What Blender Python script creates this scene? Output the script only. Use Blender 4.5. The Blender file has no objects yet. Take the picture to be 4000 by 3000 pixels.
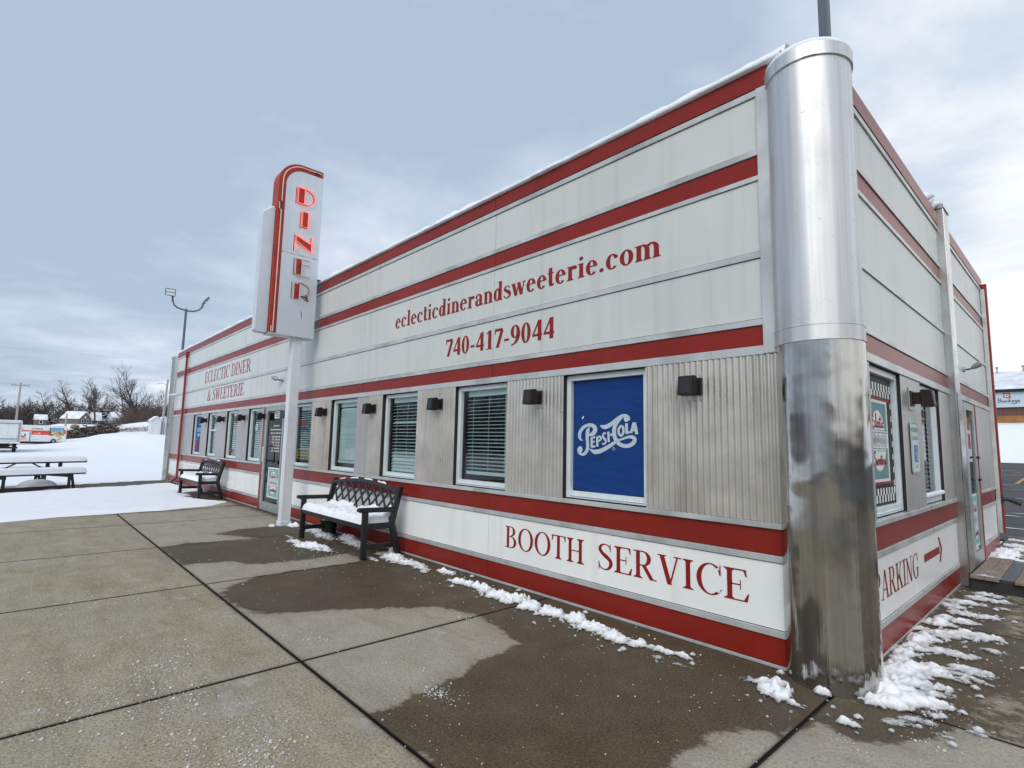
import bpy, math, random
import numpy as np
from mathutils import Vector, Matrix
random.seed(7)
R = math.radians
scene = bpy.context.scene
col = scene.collection
ORI = {}

# ------------------------------------------------------------------ helpers
def origin_of(o):
    return ORI.get(o.name, Vector((0, 0, 0))) if o else Vector((0, 0, 0))

def thing(name, label, cat, loc=(0, 0, 0), group=None):
    o = bpy.data.objects.new(name, None)
    col.objects.link(o)
    o.location = loc
    o.empty_display_size = 0.2
    ORI[o.name] = Vector(loc)
    o['label'] = label
    o['category'] = cat
    if group:
        o['group'] = group
    return o

def tag(o, label, cat, group=None, kind=None):
    if label: o['label'] = label
    if cat: o['category'] = cat
    if group: o['group'] = group
    if kind: o['kind'] = kind
    return o

def dup(root, loc, label):
    r = root.copy(); col.objects.link(r); r.location = loc; r['label'] = label
    for ch in list(root.children):
        c = ch.copy(); col.objects.link(c); c.parent = r
        for g in list(ch.children):
            d = g.copy(); col.objects.link(d); d.parent = c
    return r

class MB:
    def __init__(s):
        s.v, s.f, s.m = [], [], []
    def add(s, vs, fs, mi=0):
        b = len(s.v)
        s.v.extend([tuple(p) for p in vs])
        for f in fs:
            s.f.append(tuple(i + b for i in f)); s.m.append(mi)
        return s
    def box(s, x0, x1, y0, y1, z0, z1, mi=0):
        return s.add([(x0,y0,z0),(x1,y0,z0),(x1,y1,z0),(x0,y1,z0),(x0,y0,z1),(x1,y0,z1),(x1,y1,z1),(x0,y1,z1)],
                     [(0,3,2,1),(4,5,6,7),(0,1,5,4),(1,2,6,5),(2,3,7,6),(3,0,4,7)], mi)
    def bar(s, p0, p1, w, h, side=(0, 0, 1), mi=0):
        p0, p1 = Vector(p0), Vector(p1)
        d = (p1 - p0).normalized()
        a = d.cross(Vector(side))
        if a.length < 1e-4: a = d.cross(Vector((1, 0, 0)))
        a.normalize(); b = a.cross(d).normalized()
        a *= w / 2; b *= h / 2
        vs = [p0 - a - b, p0 + a - b, p0 + a + b, p0 - a + b, p1 - a - b, p1 + a - b, p1 + a + b, p1 - a + b]
        return s.add(vs, [(0,1,2,3),(7,6,5,4),(0,4,5,1),(1,5,6,2),(2,6,7,3),(3,7,4,0)], mi)
    def tube(s, pts, r, n=8, caps=True, mi=0):
        pts = [Vector(p) for p in pts]
        rs = r if isinstance(r, (list, tuple)) else [r] * len(pts)
        b = len(s.v); prev = None
        for i, p in enumerate(pts):
            t = (pts[min(i + 1, len(pts) - 1)] - pts[max(i - 1, 0)])
            if t.length < 1e-9: t = Vector((0, 0, 1))
            t.normalize()
            if prev is None:
                a = t.cross(Vector((0, 0, 1)))
                if a.length < 1e-3: a = t.cross(Vector((1, 0, 0)))
            else:
                a = prev - t * prev.dot(t)
                if a.length < 1e-6: a = t.orthogonal()
            a.normalize(); prev = a; c = t.cross(a)
            for k in range(n):
                an = 2 * math.pi * k / n
                s.v.append(tuple(p + (a * math.cos(an) + c * math.sin(an)) * rs[i]))
        for i in range(len(pts) - 1):
            for k in range(n):
                k2 = (k + 1) % n
                s.f.append((b+i*n+k, b+i*n+k2, b+(i+1)*n+k2, b+(i+1)*n+k)); s.m.append(mi)
        if caps:
            s.f.append(tuple(b + k for k in reversed(range(n)))); s.m.append(mi)
            e = b + (len(pts) - 1) * n
            s.f.append(tuple(e + k for k in range(n))); s.m.append(mi)
        return s
    def prism(s, poly, fn, t0, t1, mi=0):
        n = len(poly)
        vs = [fn(a, b, t0) for a, b in poly] + [fn(a, b, t1) for a, b in poly]
        fs = [tuple(range(n))[::-1], tuple(range(n, 2 * n))]
        fs += [(i, (i + 1) % n, n + (i + 1) % n, n + i) for i in range(n)]
        return s.add(vs, fs, mi)
    def lathe(s, prof, c, n=48, a0=0, a1=360, mi=0):
        full = abs(a1 - a0) >= 359.9
        b = len(s.v); m = n if full else n + 1
        for r, z in prof:
            for k in range(m):
                an = R(a0 + (a1 - a0) * k / n)
                s.v.append((c[0] + r * math.cos(an), c[1] + r * math.sin(an), c[2] + z))
        for i in range(len(prof) - 1):
            for k in range(n):
                k2 = (k + 1) % m
                s.f.append((b+i*m+k, b+i*m+k2, b+(i+1)*m+k2, b+(i+1)*m+k)); s.m.append(mi)
        return s
    def quad(s, a, b, c, d, mi=0):
        return s.add([a, b, c, d], [(0, 1, 2, 3)], mi)
    def build(s, name, mats, parent=None, smooth=False, bevel=0, label=None, fix=True):
        me = bpy.data.meshes.new(name)
        o0 = origin_of(parent)
        me.from_pydata([(x - o0.x, y - o0.y, z - o0.z) for x, y, z in s.v], [], s.f)
        mats = mats if isinstance(mats, (list, tuple)) else [mats]
        for m in mats: me.materials.append(m)
        if len(mats) > 1:
            me.polygons.foreach_set('material_index', s.m)
        me.update()
        if fix:
            import bmesh
            bm = bmesh.new(); bm.from_mesh(me)
            bmesh.ops.recalc_face_normals(bm, faces=bm.faces)
            bm.to_mesh(me); bm.free()
        o = bpy.data.objects.new(name, me)
        col.objects.link(o)
        if parent:
            o.parent = parent
            ORI[o.name] = o0
        if smooth:
            me.shade_smooth()
            if smooth == 'auto':
                try: me.set_sharp_from_angle(angle=R(40))
                except Exception: pass
        if bevel:
            md = o.modifiers.new('bevel', 'BEVEL'); md.width = bevel; md.segments = 2
            md.limit_method = 'ANGLE'; md.angle_limit = R(50)
        if label: o['label'] = label
        return o

# ---- numpy value noise
def vnoise(x, y, seed=0):
    xi, yi = np.floor(x).astype(np.int64), np.floor(y).astype(np.int64)
    xf, yf = x - xi, y - yi
    u, v = xf * xf * (3 - 2 * xf), yf * yf * (3 - 2 * yf)
    def h(a, b):
        n = (a * 374761393 + b * 668265263 + seed * 974711) & 0xffffffff
        n = ((n ^ (n >> 13)) * 1274126177) & 0xffffffff
        return ((n ^ (n >> 16)) & 0xffff) / 65535.0
    return (h(xi, yi)*(1-u) + h(xi+1, yi)*u)*(1-v) + (h(xi, yi+1)*(1-u) + h(xi+1, yi+1)*u)*v
def fbm(x, y, s, oct=4, seed=0):
    x, y = np.asarray(x, float) * s, np.asarray(y, float) * s
    t = 0; a = .5
    for i in range(oct):
        t = t + a * vnoise(x + 31.7 * i, y - 17.3 * i, seed + i); a *= .5; x = x * 2.03; y = y * 2.03
    return t / (1 - .5 ** oct) - .5
def sstep(a, b, x):
    t = np.clip((np.asarray(x, float) - a) / (b - a), 0, 1)
    return t * t * (3 - 2 * t)

def heightfield(name, xs, ys, H, mat, keep=None, parent=None, smooth=True, attr=None):
    nx, ny = len(xs), len(ys)
    X, Y = np.meshgrid(xs, ys, indexing='ij')
    V = np.stack([X, Y, H], -1).reshape(-1, 3)
    idx = np.arange(nx * ny).reshape(nx, ny)
    F = np.stack([idx[:-1, :-1], idx[1:, :-1], idx[1:, 1:], idx[:-1, 1:]], -1).reshape(-1, 4)
    if keep is not None:
        k = keep[:-1, :-1] | keep[1:, :-1] | keep[1:, 1:] | keep[:-1, 1:]
        F = F[k.reshape(-1)]
        used = np.unique(F); rem = -np.ones(len(V), int); rem[used] = np.arange(len(used))
        V = V[used]; F = rem[F]
        if attr is not None: attr = attr.reshape(-1)[used]
    elif attr is not None: attr = attr.reshape(-1)
    o0 = origin_of(parent)
    V = V - np.array(o0)
    me = bpy.data.meshes.new(name)
    me.from_pydata(V.tolist(), [], F.tolist())
    me.materials.append(mat)
    if smooth: me.shade_smooth()
    if attr is not None:
        a = me.attributes.new('wet', 'FLOAT', 'POINT'); a.data.foreach_set('value', attr.astype(np.float32))
    o = bpy.data.objects.new(name, me); col.objects.link(o)
    if parent: o.parent = parent; ORI[o.name] = o0
    return o

# ------------------------------------------------------------------ materials
def nodes_of(m):
    m.use_nodes = True
    nt = m.node_tree
    return nt, nt.nodes, nt.links

def pm(name, c, rough=.5, metal=0., var=.12, scale=4., bump=0., bscale=60., streak=0., sc=(.25, .22, .18), sscale=(7, 7, .35),
       spec=.5, stretch=(1, 1, 1), c2=None, snow=0., rvar=0.):
    m = bpy.data.materials.new(name)
    nt, N, L = nodes_of(m)
    b = N['Principled BSDF']
    b.inputs['Roughness'].default_value = rough
    b.inputs['Metallic'].default_value = metal
    b.inputs['Specular IOR Level'].default_value = spec
    tc = N.new('ShaderNodeTexCoord')
    mp = N.new('ShaderNodeMapping'); mp.inputs['Scale'].default_value = stretch
    L.new(tc.outputs['Object'], mp.inputs['Vector'])
    nz = N.new('ShaderNodeTexNoise'); nz.inputs['Scale'].default_value = scale; nz.inputs['Detail'].default_value = 6
    nz.inputs['Roughness'].default_value = .65
    L.new(mp.outputs['Vector'], nz.inputs['Vector'])
    mx = N.new('ShaderNodeMix'); mx.data_type = 'RGBA'
    d = c2 if c2 else tuple(max(0, x * (1 - 2 * var)) for x in c)
    e = c if c2 else tuple(min(1, x * (1 + var)) for x in c)
    mx.inputs['A'].default_value = (*d, 1); mx.inputs['B'].default_value = (*e, 1)
    rp = N.new('ShaderNodeMapRange'); rp.inputs['From Min'].default_value = .3; rp.inputs['From Max'].default_value = .7
    L.new(nz.outputs['Fac'], rp.inputs['Value']); L.new(rp.outputs['Result'], mx.inputs['Factor'])
    out = mx.outputs['Result']
    if rvar:
        rr = N.new('ShaderNodeMapRange'); rr.inputs['To Min'].default_value = max(.02, rough - rvar); rr.inputs['To Max'].default_value = rough + rvar
        rr.inputs['From Min'].default_value = .3; rr.inputs['From Max'].default_value = .7
        L.new(nz.outputs['Fac'], rr.inputs['Value']); L.new(rr.outputs['Result'], b.inputs['Roughness'])
    if streak:
        m2 = N.new('ShaderNodeMapping'); m2.inputs['Scale'].default_value = sscale
        L.new(tc.outputs['Object'], m2.inputs['Vector'])
        n2 = N.new('ShaderNodeTexNoise'); n2.inputs['Scale'].default_value = 1; n2.inputs['Detail'].default_value = 5
        L.new(m2.outputs['Vector'], n2.inputs['Vector'])
        r2 = N.new('ShaderNodeMapRange'); r2.inputs['From Min'].default_value = .52; r2.inputs['From Max'].default_value = .8
        r2.inputs['To Max'].default_value = streak
        L.new(n2.outputs['Fac'], r2.inputs['Value'])
        mm = N.new('ShaderNodeMix'); mm.data_type = 'RGBA'
        L.new(r2.outputs['Result'], mm.inputs['Factor']); L.new(out, mm.inputs['A'])
        mm.inputs['B'].default_value = (*sc, 1)
        out = mm.outputs['Result']
    if snow:
        g = N.new('ShaderNodeNewGeometry'); sx = N.new('ShaderNodeSeparateXYZ'); L.new(g.outputs['Normal'], sx.inputs['Vector'])
        ad = N.new('ShaderNodeMath'); ad.operation = 'ADD'
        L.new(sx.outputs['Z'], ad.inputs[0]); L.new(nz.outputs['Fac'], ad.inputs[1])
        r3 = N.new('ShaderNodeMapRange'); r3.inputs['From Min'].default_value = 1.5 - snow; r3.inputs['From Max'].default_value = 1.62 - snow
        L.new(ad.outputs['Value'], r3.inputs['Value'])
        ms = N.new('ShaderNodeMix'); ms.data_type = 'RGBA'
        L.new(r3.outputs['Result'], ms.inputs['Factor']); L.new(out, ms.inputs['A']); ms.inputs['B'].default_value = (.75, .78, .83, 1)
        out = ms.outputs['Result']
    L.new(out, b.inputs['Base Color'])
    if bump:
        nb = N.new('ShaderNodeTexNoise'); nb.inputs['Scale'].default_value = bscale; nb.inputs['Detail'].default_value = 4
        L.new(mp.outputs['Vector'], nb.inputs['Vector'])
        bp = N.new('ShaderNodeBump'); bp.inputs['Strength'].default_value = bump; bp.inputs['Distance'].default_value = .01
        L.new(nb.outputs['Fac'], bp.inputs['Height']); L.new(bp.outputs['Normal'], b.inputs['Normal'])
    return m

M = {}
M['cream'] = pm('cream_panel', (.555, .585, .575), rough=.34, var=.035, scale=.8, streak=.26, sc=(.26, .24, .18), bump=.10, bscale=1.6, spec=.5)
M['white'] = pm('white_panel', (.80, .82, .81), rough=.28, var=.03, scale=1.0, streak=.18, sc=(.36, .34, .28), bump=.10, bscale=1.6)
M['red'] = pm('red_panel', (.225, .017, .011), rough=.32, var=.08, scale=1.5, streak=.18, sc=(.10, .016, .012), bump=.05, bscale=4, spec=.28)
M['letter'] = pm('red_vinyl', (.25, .011, .011), rough=.45, var=.08, scale=6, spec=.3)
M['letter_pale'] = pm('worn_vinyl', (.42, .36, .33), rough=.5, var=.2, scale=20)
M['trim'] = pm('aluminium_trim', (.56, .58, .58), rough=.34, metal=.35, var=.10, scale=2.5, streak=.75, sc=(.10, .10, .095), sscale=(1.6, 1.6, .9), rvar=.1)
M['dark'] = pm('dark_void', (.012, .012, .013), rough=.8, var=.1)
M['core'] = pm('dark_backing', (.03, .03, .03), rough=.9, var=.2)
M['interior'] = pm('dim_interior', (.09, .08, .07), rough=.9, var=.4, scale=1.2)
M['corr'] = pm('ribbed_steel', (.56, .54, .50), rough=.33, metal=.6, var=.08, scale=3, streak=.5, sc=(.20, .18, .15), sscale=(9, 9, .5), rvar=.08)
M['flat'] = pm('flat_steel', (.47, .46, .45), rough=.42, metal=.55, var=.05, scale=1.2, streak=.35, sc=(.24, .22, .20), sscale=(6, 6, .3))
M['doorframe'] = pm('door_aluminium', (.36, .41, .42), rough=.35, metal=.45, var=.06, scale=6)
M['frame'] = pm('window_aluminium', (.66, .74, .77), rough=.35, metal=.1, var=.05, scale=6)
M['blind'] = pm('white_blind', (.80, .98, .98), rough=.5, var=.01)
M['brown'] = pm('brown_lamp_housing', (.020, .013, .012), rough=.5, spec=.3, var=.15, scale=12)
M['black'] = pm('black_bench_plastic', (.010, .010, .012), rough=.42, var=.25, scale=10, bump=.05, bscale=120)
M['blackmetal'] = pm('black_metal', (.014, .015, .018), rough=.45, var=.2)
M['snow'] = pm('snow', (.77, .80, .855), rough=.8, var=.03, scale=5, bump=.35, bscale=28, spec=.25)
M['snow_fine'] = pm('crusted_snow', (.74, .765, .81), rough=.7, var=.07, scale=14, bump=.7, bscale=70, spec=.3)
M['signwhite'] = pm('sign_white_enamel', (.56, .62, .69), rough=.38, var=.04, scale=1.5, streak=.2, sc=(.28, .26, .22))
M['signred'] = pm('sign_red_paint', (.36, .040, .018), rough=.45, spec=.3, var=.12, scale=5, streak=.4, sc=(.10, .02, .015))
M['signletter'] = pm('sign_letter_red', (.33, .018, .010), rough=.4, var=.12, scale=9)
M['tube_off'] = pm('unlit_neon_glass', (.66, .55, .50), rough=.25, var=.1)
M['pole'] = pm('white_pole_paint', (.66, .70, .74), rough=.4, var=.05, streak=.15)
M['bluepost'] = pm('bluegray_post', (.075, .105, .135), rough=.45, var=.1)
M['asphalt'] = pm('asphalt', (.060, .062, .068), rough=.8, var=.35, scale=.7, bump=.4, bscale=60, c2=(.028, .028, .030))
M['yellow'] = pm('yellow_line_paint', (.42, .27, .06), rough=.7, var=.25, scale=8)
M['wood'] = pm('weathered_planks', (.26, .20, .15), rough=.8, var=.25, scale=9, stretch=(6, .6, 6), bump=.3, bscale=30, c2=(.13, .10, .075))
M['mat'] = pm('slate_rubber', (.06, .075, .09), rough=.55, var=.3, scale=15, bump=.3)
M['bark'] = pm('bark', (.060, .050, .046), rough=.9, var=.3, scale=3, snow=.12)
M['bark2'] = pm('grey_bark', (.085, .072, .064), rough=.9, var=.3, scale=3, snow=.12)
M['twig'] = pm('brush_twigs', (.060, .045, .040), rough=.95, var=.3, scale=.3)
M['twig2'] = pm('reddish_brush', (.11, .075, .062), rough=.95, var=.3, scale=.3, snow=.10)
M['conifer'] = pm('conifer_needles', (.022, .030, .022), rough=.9, var=.3, scale=2, snow=.13)
M['greypole'] = pm('weathered_pole', (.33, .31, .29), rough=.9, var=.15, scale=6, stretch=(4, 4, .5))
M['wire'] = pm('wire', (.26, .28, .32), rough=.6, var=.05)
M['truckwhite'] = pm('truck_white', (.62, .66, .68), rough=.4, var=.05)
M['truckorange'] = pm('truck_orange', (.56, .060, .022), rough=.4, var=.05)
M['tyre'] = pm('tyre', (.018, .018, .02), rough=.8, var=.2)
M['truckgrey'] = pm('truck_grey', (.28, .31, .34), rough=.5, var=.1)
M['navy'] = pm('navy_print', (.035, .03, .09), rough=.5, var=.05)
M['skyprint'] = pm('blue_print', (.16, .36, .58), rough=.5, var=.25, scale=3)
M['tanprint'] = pm('tan_print', (.60, .46, .20), rough=.5, var=.3, scale=5)
M['darkprint'] = pm('dark_print', (.07, .08, .06), rough=.5, var=.4, scale=4)
M['wall_grey'] = pm('house_siding', (.12, .115, .11), rough=.8, var=.15, scale=2, stretch=(.5, .5, 12))
M['wall_blue'] = pm('pale_house_siding', (.34, .40, .44), rough=.8, var=.1, scale=2, stretch=(.5, .5, 12))
M['roofsnow'] = pm('snowy_roof', (.72, .75, .80), rough=.8, var=.18, scale=.8)
M['shedwhite'] = pm('shed_white', (.60, .64, .68), rough=.6, var=.06)
M['shedblue'] = pm('shed_trim', (.07, .09, .16), rough=.6, var=.06)
M['shedred'] = pm('shed_dark_red', (.10, .025, .022), rough=.7, var=.15)
M['tan'] = pm('tan_mound', (.30, .20, .11), rough=.95, var=.3, scale=3)
M['logs'] = pm('dark_rubble', (.06, .048, .038), rough=.9, var=.4, scale=1.6, snow=.80)
M['brick'] = pm('brown_shopfront', (.13, .062, .05), rough=.8, var=.15, scale=2, stretch=(6, 6, .3))
M['orangeband'] = pm('orange_band', (.33, .15, .05), rough=.8, var=.15, scale=2)
M['shopsign'] = pm('shop_sign_board', (.50, .60, .66), rough=.5, var=.04)
M['teal'] = pm('teal_print', (.13, .27, .28), rough=.5, spec=.2, var=.06)
M['teal_light'] = pm('pale_teal_print', (.20, .44, .42), rough=.5, var=.06)
M['paper'] = pm('poster_white', (.70, .72, .71), rough=.5, spec=.2, var=.03)
M['checkblack'] = pm('poster_black', (.012, .012, .02), rough=.5, spec=.2, var=.05)
M['scriptred'] = pm('poster_red', (.30, .02, .02), rough=.5, spec=.2, var=.08)
M['cola'] = pm('cola_blue', (.004, .040, .19), rough=.5, spec=.25, var=.12, scale=3, stretch=(1, 1, 8))
M['cola_logo'] = pm('cola_logo_pale', (.46, .55, .62), rough=.5, var=.04)
M['hcblue'] = pm('sign_blue', (.02, .10, .42), rough=.45, var=.05)
M['hcgreen'] = pm('sign_green', (.10, .30, .22), rough=.45, var=.05)
M['hcface'] = pm('sign_face', (.52, .60, .60), rough=.45, var=.06)
M['yellowprint'] = pm('yellow_print', (.45, .36, .03), rough=.5, var=.1)
M['pot'] = pm('black_pot', (.012, .012, .012), rough=.6, var=.2)
M['spot'] = pm('floodlight_grey', (.30, .34, .33), rough=.4, metal=.4, var=.12, scale=10)
M['redpipe'] = pm('red_pipe', (.24, .02, .018), rough=.4, var=.12, scale=4, streak=.3, sc=(.1, .012, .012))
M['pellet'] = pm('ice_melt', (.62, .62, .62), rough=.7, var=.25, scale=40)
M['picnic'] = pm('dark_picnic_metal', (.030, .024, .024), rough=.6, var=.2)
M['brass'] = pm('dark_brass', (.05, .05, .045), rough=.5, metal=.5, var=.2)

def steel_column(name, base, rough, facets, bump, dirt, rv=(.7, 1.5), wave=5.0):
    m = bpy.data.materials.new(name); nt, N, L = nodes_of(m); b = N['Principled BSDF']
    b.inputs['Metallic'].default_value = 1.0
    tc = N.new('ShaderNodeTexCoord'); mp = N.new('ShaderNodeMapping'); mp.inputs['Scale'].default_value = (14, 14, .35)
    L.new(tc.outputs['Object'], mp.inputs['Vector'])
    n1 = N.new('ShaderNodeTexNoise'); n1.inputs['Scale'].default_value = facets; n1.inputs['Detail'].default_value = 5
    L.new(mp.outputs['Vector'], n1.inputs['Vector'])
    n2 = N.new('ShaderNodeTexNoise'); n2.inputs['Scale'].default_value = 3.5; n2.inputs['Detail'].default_value = 6
    L.new(tc.outputs['Object'], n2.inputs['Vector'])
    n3 = N.new('ShaderNodeTexNoise'); n3.inputs['Scale'].default_value = 45; n3.inputs['Detail'].default_value = 4
    L.new(tc.outputs['Object'], n3.inputs['Vector'])
    mx = N.new('ShaderNodeMix'); mx.data_type = 'RGBA'
    mx.inputs['A'].default_value = (*[x * .72 for x in base], 1); mx.inputs['B'].default_value = (*base, 1)
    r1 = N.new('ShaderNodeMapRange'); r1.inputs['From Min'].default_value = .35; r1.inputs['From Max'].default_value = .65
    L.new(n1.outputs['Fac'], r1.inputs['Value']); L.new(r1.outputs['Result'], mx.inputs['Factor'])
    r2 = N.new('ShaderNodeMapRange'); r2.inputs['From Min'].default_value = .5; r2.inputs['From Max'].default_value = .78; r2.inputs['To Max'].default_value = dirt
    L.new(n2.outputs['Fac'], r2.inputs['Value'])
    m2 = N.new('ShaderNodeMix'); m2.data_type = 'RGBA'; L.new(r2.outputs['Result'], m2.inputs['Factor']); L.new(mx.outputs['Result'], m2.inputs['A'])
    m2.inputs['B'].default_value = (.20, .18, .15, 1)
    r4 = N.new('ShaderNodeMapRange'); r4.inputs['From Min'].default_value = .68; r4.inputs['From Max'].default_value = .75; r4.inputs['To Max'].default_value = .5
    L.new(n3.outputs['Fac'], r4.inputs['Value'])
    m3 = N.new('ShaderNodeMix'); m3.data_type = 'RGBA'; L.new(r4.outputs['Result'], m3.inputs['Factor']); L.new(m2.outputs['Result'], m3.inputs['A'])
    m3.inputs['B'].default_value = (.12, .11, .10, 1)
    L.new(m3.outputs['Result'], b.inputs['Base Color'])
    r3 = N.new('ShaderNodeMapRange'); r3.inputs['From Min'].default_value = .3; r3.inputs['From Max'].default_value = .7
    r3.inputs['To Min'].default_value = rough * rv[0]; r3.inputs['To Max'].default_value = rough * rv[1]
    L.new(n2.outputs['Fac'], r3.inputs['Value']); L.new(r3.outputs['Result'], b.inputs['Roughness'])
    bp = N.new('ShaderNodeBump'); bp.inputs['Strength'].default_value = bump; bp.inputs['Distance'].default_value = .01
    ad = N.new('ShaderNodeMath'); ad.operation = 'ADD'
    n5 = N.new('ShaderNodeTexNoise'); n5.inputs['Scale'].default_value = 2.2; n5.inputs['Detail'].default_value = 2
    L.new(tc.outputs['Object'], n5.inputs['Vector'])
    ml = N.new('ShaderNodeMath'); ml.operation = 'MULTIPLY'; ml.inputs[1].default_value = wave
    L.new(n5.outputs['Fac'], ml.inputs[0])
    L.new(n1.outputs['Fac'], ad.inputs[0]); L.new(ml.outputs['Value'], ad.inputs[1])
    L.new(ad.outputs['Value'], bp.inputs['Height']); L.new(bp.outputs['Normal'], b.inputs['Normal'])
    return m
M['col_hi'] = steel_column('brushed_column_upper', (.74, .75, .76), .56, 1.0, .03, .05, (.93, 1.07), .6)
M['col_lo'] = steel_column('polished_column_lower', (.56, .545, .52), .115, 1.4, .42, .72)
M['pilaster'] = steel_column('pilaster_steel', (.60, .60, .58), .24, 1.0, .08, .5)

def emissive(name, c, s):
    m = bpy.data.materials.new(name); nt, N, L = nodes_of(m); b = N['Principled BSDF']
    b.inputs['Base Color'].default_value = (*c, 1)
    b.inputs['Emission Color'].default_value = (*c, 1); b.inputs['Emission Strength'].default_value = s
    return m
M['neon'] = emissive('lit_neon', (1.0, .115, .055), 1.1)

def glass(name, tint, ior=1.5):
    m = bpy.data.materials.new(name); nt, N, L = nodes_of(m)
    N.remove(N['Principled BSDF']); out = N['Material Output']
    t = N.new('ShaderNodeBsdfTransparent'); t.inputs['Color'].default_value = (*tint, 1)
    g = N.new('ShaderNodeBsdfGlossy'); g.inputs['Roughness'].default_value = .0
    f = N.new('ShaderNodeFresnel'); f.inputs['IOR'].default_value = ior
    tc = N.new('ShaderNodeTexCoord'); nz = N.new('ShaderNodeTexNoise'); nz.inputs['Scale'].default_value = 1.6
    L.new(tc.outputs['Object'], nz.inputs['Vector'])
    bp = N.new('ShaderNodeBump'); bp.inputs['Strength'].default_value = .03; bp.inputs['Distance'].default_value = .02
    L.new(nz.outputs['Fac'], bp.inputs['Height']); L.new(bp.outputs['Normal'], g.inputs['Normal'])
    mx = N.new('ShaderNodeMixShader')
    mu = N.new('ShaderNodeMath'); mu.operation = 'MULTIPLY'; mu.inputs[1].default_value = 1.15; mu.use_clamp = True
    L.new(f.outputs['Fac'], mu.inputs[0]); L.new(mu.outputs['Value'], mx.inputs['Fac'])
    L.new(t.outputs['BSDF'], mx.inputs[1]); L.new(g.outputs['BSDF'], mx.inputs[2])
    L.new(mx.outputs['Shader'], out.inputs['Surface'])
    return m
M['glass'] = glass('window_glass', (.95, 1.0, 1.0))
M['glass_dark'] = glass('door_glass', (.45, .5, .5), 1.28)

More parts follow.
